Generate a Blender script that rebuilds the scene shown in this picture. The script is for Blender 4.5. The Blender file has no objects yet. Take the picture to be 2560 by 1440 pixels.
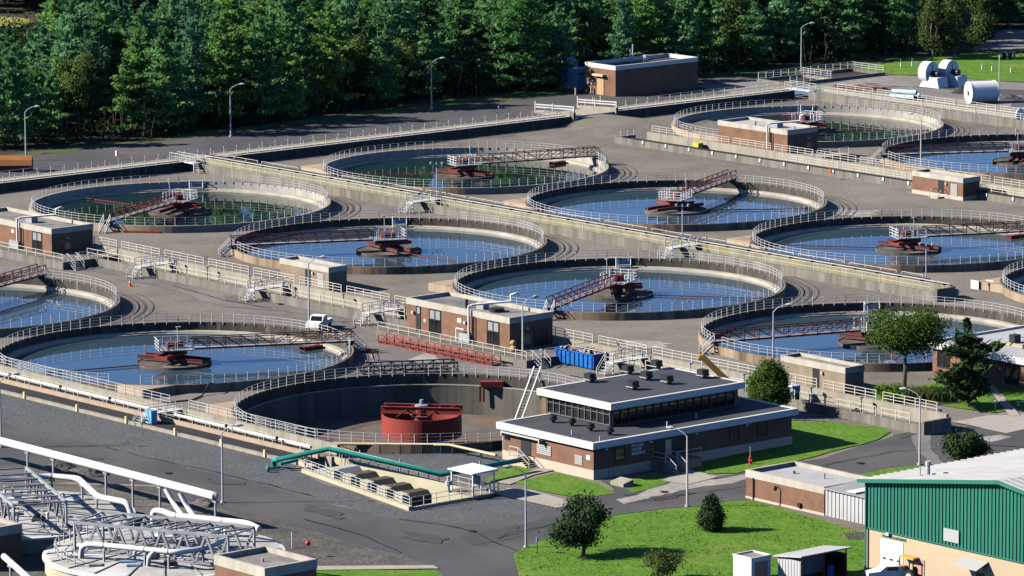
SUN_E, SKY_E, EXPO = 5.0, .1, 0.8
import bpy, bmesh, math, random
import numpy as np
from mathutils import Matrix, Vector
from mathutils.geometry import tessellate_polygon
random.seed(7); rng = np.random.default_rng(11)
SC = bpy.context.scene; COL = SC.collection
R_ = math.radians
# ------------------------------------------------------------------ camera model (site axes: a along the tank rows = x, b across = y)
FPX, PITCH, HCAM, ROLL = 12917.55, R_(9.468272752704575), 107.52, R_(-0.31225)
_O = np.array([13.4, 641.0]); _U = np.array([29.67, -35.4]); _U /= np.hypot(*_U); _V = np.array([-_U[1], _U[0]])
CP, SP_, CR, SR = math.cos(PITCH), math.sin(PITCH), math.cos(ROLL), math.sin(ROLL)
def site(x, y):
    d = np.array([x, y]) - _O
    return float(d @ _U), float(d @ _V)
def at(u, v, z=0.0):
    """where the survey photo's sight line meets the level plane z (real ground position)"""
    a, b = u - 1280, v - 720
    px, py = a * CR + b * SR, -a * SR + b * CR
    dx, dy, dz = px, FPX * CP - py * SP_, -FPX * SP_ - py * CP
    t = (z - HCAM) / dz
    return site(dx * t, dy * t)
def at3(u, v, z=0.0):
    p = at(u, v, z); return (p[0], p[1], z)
CAMXY = site(0, 0)
RIGHT = (float(_U[0]), float(_V[0])); DEEP = (float(_U[1]), float(_V[1]))   # picture-right / away, on the ground
def wxy(X, Y): return site(X, Y)
# ------------------------------------------------------------------ mesh builder
class MB:
    def __init__(s): s.v = []; s.f = []
    def add(s, vs, fs):
        o = len(s.v); s.v += [tuple(map(float, p)) for p in vs]; s.f += [tuple(i + o for i in q) for q in fs]; return s
    def box(s, x0, x1, y0, y1, z0, z1):
        return s.add([(x0,y0,z0),(x1,y0,z0),(x1,y1,z0),(x0,y1,z0),(x0,y0,z1),(x1,y0,z1),(x1,y1,z1),(x0,y1,z1)],
                     [(0,3,2,1),(4,5,6,7),(0,1,5,4),(1,2,6,5),(2,3,7,6),(3,0,4,7)])
    def rbox(s, c, dx, dy, z0, z1, ang):
        ca, sa = math.cos(ang), math.sin(ang)
        P = [(c[0]+x*ca-y*sa, c[1]+x*sa+y*ca) for x, y in ((-dx,-dy),(dx,-dy),(dx,dy),(-dx,dy))]
        return s.prism(P, z0, z1)
    def prism(s, P, z0, z1):
        n = len(P); z0s = z0 if hasattr(z0,'__len__') else [z0]*n; z1s = z1 if hasattr(z1,'__len__') else [z1]*n
        vs = [(p[0],p[1],z) for p, z in zip(P, z0s)] + [(p[0],p[1],z) for p, z in zip(P, z1s)]
        fs = [tuple(range(n-1,-1,-1)), tuple(range(n,2*n))] + [(i,(i+1)%n,n+(i+1)%n,n+i) for i in range(n)]
        return s.add(vs, fs)
    def bar(s, p, q, w, h=None):
        p, q = Vector(p), Vector(q); d = (q-p)
        if d.length < 1e-6: return s
        d.normalize(); h = h or w
        up = Vector((0,0,1)) if abs(d.z) < .95 else Vector((1,0,0))
        sx = d.cross(up).normalized()*w/2; sy = sx.cross(d).normalized()*h/2
        vs = [p-sx-sy,p+sx-sy,p+sx+sy,p-sx+sy,q-sx-sy,q+sx-sy,q+sx+sy,q-sx+sy]
        return s.add(vs, [(0,3,2,1),(4,5,6,7),(0,1,5,4),(1,2,6,5),(2,3,7,6),(3,0,4,7)])
    def tube(s, pts, r, n=6, closed=False, cap=True):
        P = [Vector(p) for p in pts]; m = len(P); rs = r if hasattr(r,'__len__') else [r]*m
        vs = []; last = None
        for i in range(m):
            if closed: d = (P[(i+1)%m]-P[i-1])
            else: d = (P[min(i+1,m-1)]-P[max(i-1,0)])
            if d.length < 1e-9: d = Vector((0,0,1))
            d.normalize()
            if last is None:
                up = Vector((0,0,1)) if abs(d.z) < .9 else Vector((1,0,0))
                x = d.cross(up).normalized()
            else:
                x = last - d*last.dot(d)
                if x.length < 1e-6: x = d.orthogonal()
                x.normalize()
            last = x; y = d.cross(x)
            for k in range(n):
                t = 2*math.pi*(k+.5)/n; vs.append(P[i]+(x*math.cos(t)+y*math.sin(t))*rs[i])
        fs = []
        for i in range(m if closed else m-1):
            j = (i+1) % m
            for k in range(n): fs.append((i*n+k, i*n+(k+1)%n, j*n+(k+1)%n, j*n+k))
        if cap and not closed:
            k = len(vs); vs += vs[:n]+vs[(m-1)*n:m*n]; fs += [tuple(range(k+n-1,k-1,-1)), tuple(range(k+n,k+2*n))]
        return s.add(vs, fs)
    def lathe(s, prof, cx=0, cy=0, n=48, a0=0, a1=2*math.pi, loop=False):
        full = abs(a1-a0-2*math.pi) < 1e-6; m = n if full else n+1; k = len(prof); vs = []
        for i in range(m):
            t = a0+(a1-a0)*i/n; c, q = math.cos(t), math.sin(t)
            vs += [(cx+r*c, cy+r*q, z) for r, z in prof]
        fs = []
        for i in range(n):
            j = (i+1) % m
            for p in range(k if loop else k-1):
                p2 = (p+1) % k; fs.append((i*k+p, j*k+p, j*k+p2, i*k+p2))
        return s.add(vs, fs)
    def disc(s, cx, cy, z, r, n=40):
        return s.add([(cx+r*math.cos(2*math.pi*i/n), cy+r*math.sin(2*math.pi*i/n), z) for i in range(n)], [tuple(range(n))])
    def cyl(s, cx, cy, z0, z1, r, n=16, r1=None):
        r1 = r if r1 is None else r1
        return s.tube([(cx,cy,z0),(cx,cy,z1)], [r,r1], n)
    def ring(s, x0, x1, y0, y1, z0, z1, t):
        s.box(x0,x1,y0,y0+t,z0,z1); s.box(x0,x1,y1-t,y1,z0,z1); s.box(x0,x0+t,y0+t,y1-t,z0,z1); s.box(x1-t,x1,y0+t,y1-t,z0,z1); return s
    def ball(s, c, r, n=8, m=6):
        r = r if hasattr(r,'__len__') else (r,r,r); vs = []; fs = []
        for i in range(m+1):
            p = math.pi*i/m
            for k in range(n):
                t = 2*math.pi*k/n; vs.append((c[0]+r[0]*math.sin(p)*math.cos(t), c[1]+r[1]*math.sin(p)*math.sin(t), c[2]+r[2]*math.cos(p)))
        for i in range(m):
            for k in range(n): fs.append((i*n+k,(i+1)*n+k,(i+1)*n+(k+1)%n,i*n+(k+1)%n))
        return s.add(vs, fs)
LOC = {}; ROOT = {}
def link(name, data): o = bpy.data.objects.new(name, data); COL.objects.link(o); return o
def mesh_of(name, mb, m, loc=(0,0,0), smooth=False):
    me = bpy.data.meshes.new(name)
    me.from_pydata([(p[0]-loc[0],p[1]-loc[1],p[2]-loc[2]) for p in mb.v], [], mb.f); me.update()
    me.materials.append(m)
    if smooth: me.polygons.foreach_set('use_smooth', [True]*len(me.polygons))
    return me
def tag(o, label, cat, group=None):
    o['label'] = label; o['category'] = cat
    if group: o['group'] = group
    return o
def thing(name, label, cat, loc=(0,0,0), group=None):
    o = link(name, None); o.empty_display_size = .5; o.location = loc; LOC[o.name] = tuple(loc); ROOT[o.name] = o
    return tag(o, label, cat, group)
def part(name, mb, m, parent, label=None, smooth=False):
    loc = LOC[parent.name]; o = link(name, mesh_of(name, mb, m, loc, smooth)); o.parent = parent
    LOC[o.name] = loc; ROOT[o.name] = ROOT[parent.name]
    if label: o['label'] = label
    return o
def single(name, mb, m, label, cat, loc, group=None, smooth=False):
    o = link(name, mesh_of(name, mb, m, loc, smooth)); o.location = loc; LOC[o.name] = tuple(loc); ROOT[o.name] = o
    return tag(o, label, cat, group)
def struct(name, mb, m, smooth=False):
    o = link(name, mesh_of(name, mb, m, (0,0,0), smooth)); o['kind'] = 'structure'; return o
def dup(root, loc, rotz=0.0, label=None, group=None, scale=None):
    r = root.copy(); COL.objects.link(r); r.location = loc; r.rotation_euler = (0,0,rotz)
    if scale: r.scale = scale
    if label: r['label'] = label
    if group: r['group'] = group
    LOC[r.name] = tuple(loc); ROOT[r.name] = r
    for ch in list(root.children):
        c = ch.copy(); COL.objects.link(c); c.parent = r
        for g in list(ch.children):
            d = g.copy(); COL.objects.link(d); d.parent = c
    return r
# ------------------------------------------------------------------ railings: rails are one part, every post its own sub-part
POSTS = {}
def resample(pts, sp, closed):
    P = [Vector(p) for p in pts]
    if closed: P = P+[P[0]]
    seg = [(P[i+1]-P[i]).length for i in range(len(P)-1)]; L = sum(seg)
    n = max(1, round(L/sp)); out = []
    for k in range(n if closed else n+1):
        d = L*k/n; i = 0
        while i < len(seg)-1 and d > seg[i]: d -= seg[i]; i += 1
        out.append(P[i].lerp(P[i+1], min(1, d/max(seg[i],1e-6))))
    return out
def rails_mb(pts, h=1.07, rails=3, r=.038, closed=False, mb=None):
    mb = mb or MB()
    for k in range(rails):
        z = h*(1-k/rails)
        mb.tube([(p[0],p[1],p[2]+z) for p in pts], r, 4, closed)
    return mb
def railing(parent, pts, m, h=1.07, sp=1.5, rails=3, drop=0.0, closed=False, r=.038, name='railing'):
    o = part(name, rails_mb(pts, h, rails, r, closed), m, parent)
    POSTS.setdefault(ROOT[parent.name].name, []).extend([(p, h, drop, o, m, r) for p in resample(pts, sp, closed)])
    return o
_pm = {}
def post_mesh(h, drop, m, r):
    k = (h, drop, m.name, r)
    if k not in _pm: _pm[k] = mesh_of('post', MB().box(-r*1.15,r*1.15,-r*1.15,r*1.15,-drop,h), m)
    return _pm[k]
def finish_posts():
    cam = Vector((CAMXY[0],CAMXY[1],HCAM))
    for rn, L in POSTS.items():
        L.sort(key=lambda e: (e[0]-cam).length)
        for p, h, drop, o, m, r in L[:96]:
            q = link('post', post_mesh(h, drop, m, r)); q.parent = o; l = LOC[o.name]; q.location = (p[0]-l[0],p[1]-l[1],p[2]-l[2])
        rest = {}
        for e in L[96:]: rest.setdefault(e[3].name, []).append(e)
        for on, E in rest.items():
            mb = MB()
            for p, h, drop, o, m, r in E: mb.box(p[0]-r*1.15,p[0]+r*1.15,p[1]-r*1.15,p[1]+r*1.15,p[2]-drop,p[2]+h)
            q = part('post', mb, E[0][4], E[0][3]); q['kind'] = 'stuff'
# ------------------------------------------------------------------ materials
def newmat(name):
    m = bpy.data.materials.new(name); m.use_nodes = True; nt = m.node_tree
    return m, nt, nt.nodes['Principled BSDF']
def mat(name, c1, c2=None, scale=.5, detail=6, rough=.8, metal=0, stretch=(1,1,1), c3=None, s3=.05, lo=.35, hi=.65, lo3=.45, hi3=.7,
        fine=0, fs=6, bump=0, bs=8, spec=.3, st3=(1,1,1)):
    m, nt, bs_ = newmat(name); N, Lk = nt.nodes.new, nt.links.new
    bs_.inputs['Roughness'].default_value = rough; bs_.inputs['Metallic'].default_value = metal
    bs_.inputs['Specular IOR Level'].default_value = spec
    if c2 is None and not fine: bs_.inputs['Base Color'].default_value = (*c1,1); return m
    geo = N('ShaderNodeNewGeometry')
    def noise(sc, st=(1,1,1), det=detail):
        mp = N('ShaderNodeMapping'); mp.inputs['Scale'].default_value = st; Lk(geo.outputs['Position'], mp.inputs['Vector'])
        n = N('ShaderNodeTexNoise'); n.inputs['Scale'].default_value = sc; n.inputs['Detail'].default_value = det; n.inputs['Roughness'].default_value = .62
        Lk(mp.outputs['Vector'], n.inputs['Vector']); return n.outputs['Fac']
    def rng_(fac, a, b):
        r = N('ShaderNodeMapRange'); r.inputs['From Min'].default_value = a; r.inputs['From Max'].default_value = b; Lk(fac, r.inputs['Value']); return r.outputs['Result']
    def mix(fac, A, B, mode='MIX'):
        x = N('ShaderNodeMix'); x.data_type = 'RGBA'; x.blend_type = mode
        if hasattr(fac,'links'): Lk(fac, x.inputs['Factor'])
        else: x.inputs['Factor'].default_value = fac
        for i, c in ((6,A),(7,B)):
            if hasattr(c,'links'): Lk(c, x.inputs[i])
            else: x.inputs[i].default_value = (*c,1)
        return x.outputs[2]
    col = mix(rng_(noise(scale, stretch), lo, hi), c1, c2 or c1)
    if c3: col = mix(rng_(noise(s3, st3, 4), lo3, hi3), col, c3)
    if fine:
        f = rng_(noise(fs, (1,1,1), 3), .3, .7)
        r = N('ShaderNodeMapRange'); r.inputs['To Min'].default_value = 1-fine; r.inputs['To Max'].default_value = 1+fine; Lk(f, r.inputs['Value'])
        vm = N('ShaderNodeVectorMath'); vm.operation = 'SCALE'; Lk(col, vm.inputs[0]); Lk(r.outputs['Result'], vm.inputs['Scale']); col = vm.outputs[0]
    Lk(col, bs_.inputs['Base Color'])
    if bump:
        bn = N('ShaderNodeBump'); bn.inputs['Strength'].default_value = bump; bn.inputs['Distance'].default_value = .08
        Lk(noise(bs, (1,1,1), 4), bn.inputs['Height']); Lk(bn.outputs['Normal'], bs_.inputs['Normal'])
    return m
def brickmat(name, c1, c2, mortar):
    m, nt, b = newmat(name); N, Lk = nt.nodes.new, nt.links.new
    geo = N('ShaderNodeNewGeometry'); sx = N('ShaderNodeSeparateXYZ'); Lk(geo.outputs['Position'], sx.inputs[0])
    ad = N('ShaderNodeMath'); Lk(sx.outputs[0], ad.inputs[0]); Lk(sx.outputs[1], ad.inputs[1])
    cb = N('ShaderNodeCombineXYZ'); Lk(ad.outputs[0], cb.inputs[0]); Lk(sx.outputs[2], cb.inputs[1])
    br = N('ShaderNodeTexBrick'); br.inputs['Scale'].default_value = 1; br.inputs['Brick Width'].default_value = .4; br.inputs['Row Height'].default_value = .2
    br.inputs['Mortar Size'].default_value = .012; br.inputs['Color1'].default_value = (*c1,1); br.inputs['Color2'].default_value = (*c2,1); br.inputs['Mortar'].default_value = (*mortar,1)
    Lk(cb.outputs[0], br.inputs['Vector'])
    n = N('ShaderNodeTexNoise'); n.inputs['Scale'].default_value = .6; n.inputs['Detail'].default_value = 5; Lk(geo.outputs['Position'], n.inputs['Vector'])
    r = N('ShaderNodeMapRange'); r.inputs['From Min'].default_value = .3; r.inputs['From Max'].default_value = .7; r.inputs['To Min'].default_value = .82; r.inputs['To Max'].default_value = 1.15; Lk(n.outputs['Fac'], r.inputs['Value'])
    vm = N('ShaderNodeVectorMath'); vm.operation = 'SCALE'; Lk(br.outputs['Color'], vm.inputs[0]); Lk(r.outputs['Result'], vm.inputs['Scale'])
    Lk(vm.outputs[0], b.inputs['Base Color']); b.inputs['Roughness'].default_value = .9; b.inputs['Specular IOR Level'].default_value = .2
    return m
def leafmat(name, c1, c2, c3=None, trans=.25):
    m, nt, b = newmat(name); N, Lk = nt.nodes.new, nt.links.new
    b.inputs['Roughness'].default_value = .75; b.inputs['Specular IOR Level'].default_value = .1
    oi = N('ShaderNodeObjectInfo'); geo = N('ShaderNodeNewGeometry')
    n = N('ShaderNodeTexNoise'); n.inputs['Scale'].default_value = .55; n.inputs['Detail'].default_value = 3; Lk(geo.outputs['Position'], n.inputs['Vector'])
    r = N('ShaderNodeMapRange'); r.inputs['From Min'].default_value = .35; r.inputs['From Max'].default_value = .65; Lk(n.outputs['Fac'], r.inputs['Value'])
    x = N('ShaderNodeMix'); x.data_type = 'RGBA'; x.inputs[6].default_value = (*c1,1); x.inputs[7].default_value = (*c2,1); Lk(r.outputs['Result'], x.inputs['Factor'])
    col = x.outputs[2]
    if c3:
        p = N('ShaderNodeMath'); p.operation = 'POWER'; p.inputs[1].default_value = 2.2; Lk(oi.outputs['Random'], p.inputs[0])
        y = N('ShaderNodeMix'); y.data_type = 'RGBA'; y.inputs[7].default_value = (*c3,1); Lk(col, y.inputs[6]); Lk(p.outputs[0], y.inputs['Factor']); col = y.outputs[2]
    Lk(col, b.inputs['Base Color'])
    if trans:
        t = N('ShaderNodeBsdfTranslucent'); Lk(col, t.inputs['Color']); ms = N('ShaderNodeMixShader'); ms.inputs[0].default_value = trans
        out = nt.nodes['Material Output']; Lk(b.outputs[0], ms.inputs[1]); Lk(t.outputs[0], ms.inputs[2]); Lk(ms.outputs[0], out.inputs['Surface'])
    return m
M = {}
M['gravel'] = mat('yard_gravel', (.198,.175,.146), (.145,.13,.11), .22, 9, .95, c3=(.245,.222,.19), s3=.03, fine=.16, fs=2.0, bump=.5, bs=2.5)
M['gravel_pale'] = mat('pale_gravel', (.40,.37,.33), (.27,.25,.22), .3, 8, .95, fine=.25, fs=2.5)
M['bluegravel'] = mat('crushed_bluestone', (.112,.120,.124), (.085,.091,.095), .3, 8, .9, c3=(.108,.112,.11), s3=.05, fine=.35, fs=2.6, bump=.8, bs=3)
M['darkgravel'] = mat('dark_gravel', (.12,.112,.10), (.065,.062,.058), .35, 8, .95, c3=(.165,.152,.13), s3=.07, fine=.45, fs=2.4, bump=.9, bs=2.6)
M['asphalt'] = mat('asphalt', (.088,.087,.09), (.07,.069,.073), .12, 7, .9, c3=(.118,.114,.11), s3=.05, fine=.1, fs=5)
M['asphalt_mid'] = mat('patched_asphalt', (.076,.075,.078), (.064,.063,.067), .3, 6, .9, fine=.12)
M['frame'] = mat('window_frame', (.14,.14,.145), None, rough=.5)
M['asphalt_dark'] = mat('fresh_asphalt', (.085,.083,.085), (.07,.068,.07), .15, 7, .9, fine=.1)
M['asphalt_brown'] = mat('old_brown_asphalt', (.185,.165,.155), (.15,.137,.13), .12, 7, .92, c3=(.23,.21,.19), s3=.08, fine=.12, fs=3)
M['asphalt_lot'] = mat('pale_lot_asphalt', (.235,.222,.205), (.18,.17,.16), .12, 7, .92, c3=(.3,.285,.26), s3=.05, fine=.15, fs=2.5)
M['grass'] = mat('mown_grass', (.105,.225,.014), (.075,.175,.012), .5, 7, .95, c3=(.18,.23,.04), s3=.16, fine=.36, fs=2.2, lo3=.52, hi3=.78, bump=.5, bs=4)
M['grass_dry'] = mat('dry_meadow', (.30,.29,.07), (.2,.22,.05), .2, 6, .95, fine=.2)
M['verge_and_lawn_shade'] = mat('verge_and_shaded_lawn_grass', (.075,.13,.03), (.05,.085,.025), .3, 7, .95, c3=(.12,.11,.06), s3=.15, fine=.25, fs=2)
M['soil'] = mat('forest_floor', (.06,.045,.03), (.035,.035,.02), .3, 7, .95, fine=.3)
M['gravel_dim'] = mat('damp_gravel', (.165,.147,.124), (.13,.117,.10), .3, 8, .95, fine=.16, fs=2)
M['asphalt_brown_dim'] = mat('worn_asphalt', (.16,.145,.135), (.135,.123,.116), .3, 7, .92, fine=.12, fs=3)
M['crack_and_shadow'] = mat('tar_crack_and_lamp_shadow', (.03,.03,.031), None, rough=.8)
M['path'] = mat('concrete_path', (.42,.38,.32), (.35,.315,.27), .4, 6, .9, fine=.08)
M['rut'] = mat('gravel_rut', (.085,.08,.075), (.13,.12,.11), .5, 6, .95)
M['conc'] = mat('weathered_concrete', (.25,.232,.195), (.13,.12,.10), .5, 8, .9, stretch=(1.6,1.6,.12), c3=(.12,.115,.095), s3=.35, st3=(1.5,1.5,.1), lo3=.55, hi3=.75)
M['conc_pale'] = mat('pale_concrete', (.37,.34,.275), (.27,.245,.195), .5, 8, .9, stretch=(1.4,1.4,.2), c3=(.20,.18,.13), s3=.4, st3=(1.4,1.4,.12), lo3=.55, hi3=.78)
M['conc_cream'] = mat('cream_concrete', (.52,.465,.36), (.42,.375,.29), .4, 6, .9)
M['conc_tan'] = mat('tan_concrete', (.45,.345,.245), (.36,.27,.195), .35, 7, .9, stretch=(1,1,.25), c3=(.2,.13,.085), s3=.3, st3=(1.3,1.3,.12), lo3=.56, hi3=.78)
M['conc_inner'] = mat('stained_tank_concrete', (.17,.155,.13), (.09,.083,.07), .5, 8, .9, stretch=(1.6,1.6,.1), c3=(.21,.19,.15), s3=.25, st3=(1,1,.2))
M['conc_moss'] = mat('mossy_concrete', (.30,.28,.185), (.19,.178,.125), .5, 9, .95, c3=(.33,.265,.05), s3=.10, lo3=.55, hi3=.68, stretch=(1.3,1.3,.15))
M['conc_dark'] = mat('dark_stained_and_shaded_concrete', (.095,.087,.074), (.05,.046,.041), .5, 8, .9, stretch=(1.6,1.6,.1), c3=(.24,.22,.18), s3=.5, st3=(1.5,1.5,.1), lo3=.58, hi3=.8)
M['conc_light'] = mat('pale_tank_concrete', (.46,.44,.39), (.33,.31,.27), .5, 8, .9, stretch=(1.6,1.6,.12))
M['conc_rust'] = mat('rust_streaked_concrete', (.41,.305,.21), (.21,.15,.10), .45, 8, .9, stretch=(1.2,1.2,.15), c3=(.10,.075,.06), s3=.35, st3=(1.4,1.4,.1), lo3=.5, hi3=.68)
M['ledge'] = mat('launder_concrete', (.50,.46,.38), (.36,.33,.27), .4, 6, .8)
M['hood'] = mat('brown_hood', (.125,.11,.08), (.085,.075,.055), .6, 6, .8)
M['cream'] = mat('cream_wall', (.49,.45,.325), (.42,.385,.275), .3, 5, .85)
M['brick'] = brickmat('brown_brick', (.225,.122,.078), (.20,.107,.068), (.22,.132,.088))
M['brick_tan'] = brickmat('tan_block', (.275,.22,.16), (.26,.205,.15), (.25,.20,.15))
M['fascia'] = mat('concrete_fascia', (.53,.49,.41), (.40,.365,.295), .5, 8, .85, stretch=(1.3,1.3,.15), c3=(.30,.275,.22), s3=.35, st3=(1.3,1.3,.1), lo3=.56, hi3=.8)
M['fascia_white'] = mat('white_fascia', (.72,.70,.65), (.66,.64,.59), .3, 5, .6)
M['plinth'] = mat('plinth_concrete', (.60,.49,.38), (.53,.43,.33), .4, 6, .85)
M['roof_grey'] = mat('gravel_ballast_roof', (.33,.315,.29), (.20,.19,.18), .35, 8, .95, c3=(.14,.135,.13), s3=.15, fine=.2, fs=3)
M['roof_white'] = mat('white_membrane_roof', (.48,.48,.48), (.41,.41,.41), .2, 6, .7, c3=(.33,.33,.325), s3=.3, lo3=.55, hi3=.8)
M['roof_dark'] = mat('black_membrane_roof', (.068,.074,.085), (.052,.057,.066), .3, 6, .8, stretch=(1,.25,1), c3=(.085,.09,.1), s3=.5, st3=(1,.08,1))
M['black_strip'] = mat('black_walk_mat', (.028,.028,.03), (.04,.04,.042), .5, 5, .9)
M['galv'] = mat('galvanised_rail', (.50,.50,.49), None, rough=.5, spec=.4)
M['rail_tan'] = mat('weathered_rail', (.60,.565,.48), None, rough=.6)
M['white'] = mat('white_paint', (.80,.80,.78), None, rough=.5)
M['steel'] = mat('grey_steel', (.30,.31,.32), (.38,.385,.39), .6, 4, rough=.5)
M['darkmetal'] = mat('dark_metal', (.03,.03,.033), None, rough=.5)
M['black'] = mat('black_rubber', (.015,.015,.016), None, rough=.7)
M['maroon'] = mat('maroon_steel', (.15,.034,.034), (.10,.028,.028), .8, 5, .6, c3=(.16,.05,.04), s3=.4)
M['red'] = mat('red_oxide_steel', (.32,.048,.034), (.24,.038,.03), .5, 7, .65, c3=(.15,.05,.04), s3=.35, lo3=.52, hi3=.75, st3=(1.3,1.3,.2))
M['red_dark'] = mat('faded_red_steel', (.26,.052,.042), (.19,.045,.038), .6, 6, .7, c3=(.30,.10,.08), s3=.3)
M['rubbish'] = mat('mixed_rubbish', (.55,.48,.42), (.22,.19,.17), 1.4, 3, .9, c3=(.40,.20,.16), s3=1.1)
M['redbright'] = mat('bright_red_paint', (.55,.035,.03), None, rough=.5)
M['scum'] = mat('dried_scum', (.125,.105,.088), (.06,.05,.045), .7, 8, .95, c3=(.2,.17,.14), s3=.4)
M['tankfloor'] = mat('drained_floor', (.17,.15,.13), (.11,.10,.09), .3, 8, .9, c3=(.22,.10,.06), s3=.14, lo3=.5, hi3=.68)
M['glass'] = mat('dark_glass', (.012,.014,.017), None, rough=.08, spec=.5)
M['glass_up'] = mat('pale_spandrel_glass', (.30,.31,.31), None, rough=.2)
M['louver'] = mat('louver_metal', (.42,.42,.40), None, rough=.5)
M['teal'] = mat('teal_pipe', (.03,.30,.24), (.026,.26,.21), .5, 4, .35)
M['greenmetal'] = mat('green_cladding', (.028,.185,.125), (.024,.16,.11), .3, 6, .5, stretch=(1,1,.15))
M['tanwall'] = mat('tan_render', (.52,.41,.265), (.47,.37,.24), .2, 5, .85)
M['bluepaint'] = mat('dumpster_blue', (.015,.15,.50), (.013,.12,.42), .8, 5, .45)
M['bluepale'] = mat('pale_blue_paint', (.20,.44,.68), None, rough=.5)
M['bluegrey'] = mat('blue_grey_paint', (.24,.36,.52), (.20,.31,.45), .5, 4, .5)
M['pvc'] = mat('pale_blue_pvc', (.45,.66,.70), None, rough=.4)
M['yellow'] = mat('safety_yellow', (.70,.52,.06), None, rough=.5)
M['paleyellow'] = mat('pale_yellow_paint', (.62,.52,.28), None, rough=.6)
M['orange'] = mat('crane_orange', (.85,.42,.07), (.75,.36,.06), 1.2, 4, .45)
M['cone'] = mat('cone_orange', (.75,.11,.03), None, rough=.6)
M['wood'] = mat('plywood', (.50,.33,.18), (.42,.27,.15), .8, 5, .8)
M['rusty'] = mat('orange_rust', (.38,.15,.05), (.28,.11,.04), .5, 5, .8)
M['pink'] = mat('faded_pink_door', (.50,.27,.22), None, rough=.7)
M['bark'] = mat('bark', (.13,.105,.08), (.085,.07,.055), 1.5, 5, .95, stretch=(1,1,.3))
M['bark_pale'] = mat('pale_bark', (.30,.28,.24), (.2,.18,.155), 1.2, 5, .95)
M['coal'] = mat('dark_heap', (.03,.028,.025), (.05,.045,.04), .8, 6, .95)
M['pine'] = leafmat('pine_needles', (.10,.265,.095), (.145,.31,.11), (.17,.34,.07), .4)
M['pine_blue'] = leafmat('blue_pine_needles', (.10,.26,.12), (.145,.305,.135), (.11,.27,.075), .35)
M['pine_far'] = leafmat('far_needles', (.07,.18,.09), (.11,.23,.10), None, .3)
M['leaf'] = leafmat('broad_leaves', (.060,.115,.020), (.095,.155,.028), None, .35)
M['leaf_bright'] = leafmat('bright_leaves', (.11,.22,.022), (.15,.27,.035), None, .35)
M['leaf_dark'] = leafmat('dark_leaves', (.028,.060,.022), (.045,.085,.028), None, .2)
M['leaf_pale'] = leafmat('pale_leaves', (.09,.14,.035), (.13,.17,.05), None, .4)
M['leaf_wood'] = leafmat('woodland_leaves', (.075,.15,.045), (.12,.2,.05), (.16,.23,.055))
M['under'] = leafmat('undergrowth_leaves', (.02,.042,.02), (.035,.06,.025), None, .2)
def watermat(name, base, ior):
    m, nt, b = newmat(name); N, Lk = nt.nodes.new, nt.links.new
    b.inputs['Base Color'].default_value = (*base,1); b.inputs['Roughness'].default_value = .03; b.inputs['IOR'].default_value = ior
    geo = N('ShaderNodeNewGeometry'); n = N('ShaderNodeTexNoise'); n.inputs['Scale'].default_value = 1.1; n.inputs['Detail'].default_value = 3; Lk(geo.outputs['Position'], n.inputs['Vector'])
    bp = N('ShaderNodeBump'); bp.inputs['Strength'].default_value = .025; bp.inputs['Distance'].default_value = .02; Lk(n.outputs['Fac'], bp.inputs['Height']); Lk(bp.outputs['Normal'], b.inputs['Normal'])
    return m
M['water'] = watermat('blue_grey_water', (.052,.092,.122), 2.6); M['water_forest_tint'] = watermat('forest_reflection_tint_water', (.010,.030,.022), 1.6)  # green base stands in for the forest's reflection; blue base adds to the sky's
# ================================================================== GROUND
TANKS = {'T1':(-92.9,.1),'T2':(-93.6,52.1),'T3':(-95.0,121.9),'T4':(-46.4,.1),'T5':(-47.6,52.2),'T6':(0,0),'T7':(-1.5,52.3),'T8':(1.7,-70.5),
         'T9':(-45.0,-70.5),'T10':(47.8,-70.6),'T11':(46.3,0),'T12':(-49.3,122.4),'T13':(44.9,52.3)}
TR, RIM, WATERZ = 21.0, 1.0, -.36
PIT = [(59.5,-97.2),(63.4,-97.86),(63.4,-99.45),(86.0,-103.25),(86.0,-92.4),(59.5,-92.4)]
def fill_with_holes(outer, holes, z):
    bm = bmesh.new(); E = []
    for loop in [outer]+holes:
        vs = [bm.verts.new((p[0],p[1],z)) for p in loop]
        for i in range(len(vs)): E.append(bm.edges.new((vs[i],vs[(i+1)%len(vs)])))
    bmesh.ops.triangle_fill(bm, use_beauty=True, use_dissolve=False, edges=E)
    for f in bm.faces:
        if f.normal.z < 0: f.normal_flip()
    return bm
def circle(c, r, n=96): return [(c[0]+r*math.cos(2*math.pi*i/n), c[1]+r*math.sin(2*math.pi*i/n)) for i in range(n)]
FWA, FWB, DWB = -123.6, -127.2, 150.6            # far channel faces, upper yard edge
bm = fill_with_holes([(FWB,-1500),(1500,-1500),(1500,DWB),(FWB,DWB)], [circle(c,TR-.2) for c in TANKS.values()]+[PIT], 0)
me = bpy.data.meshes.new('ground'); bm.to_mesh(me); bm.free(); me.materials.append(M['gravel']); g = link('ground', me); g['kind'] = 'structure'
ZU = 1.0
struct('upper_ground', MB().add([(-6000,-3000,ZU),(FWB,-3000,ZU),(FWB,DWB,ZU),(FWB,6000,ZU),(-6000,6000,ZU),(3000,DWB,ZU),(3000,6000,ZU)],
       [(0,1,2,3,4),(2,5,6,3)]), M['soil'])
def jag(P, step=2.5, amp=.35):
    out = []
    for i in range(len(P)):
        p, q = np.array(P[i],float), np.array(P[(i+1)%len(P)],float); L = np.hypot(*(q-p)); n = max(1, int(L/step)); d = (q-p)/max(L,1e-6); nn = np.array([-d[1],d[0]])
        for k in range(n):
            j = rng.normal()*amp if k else 0
            t = p+(q-p)*k/n+nn*j; out.append((t[0],t[1]))
    return out
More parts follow.
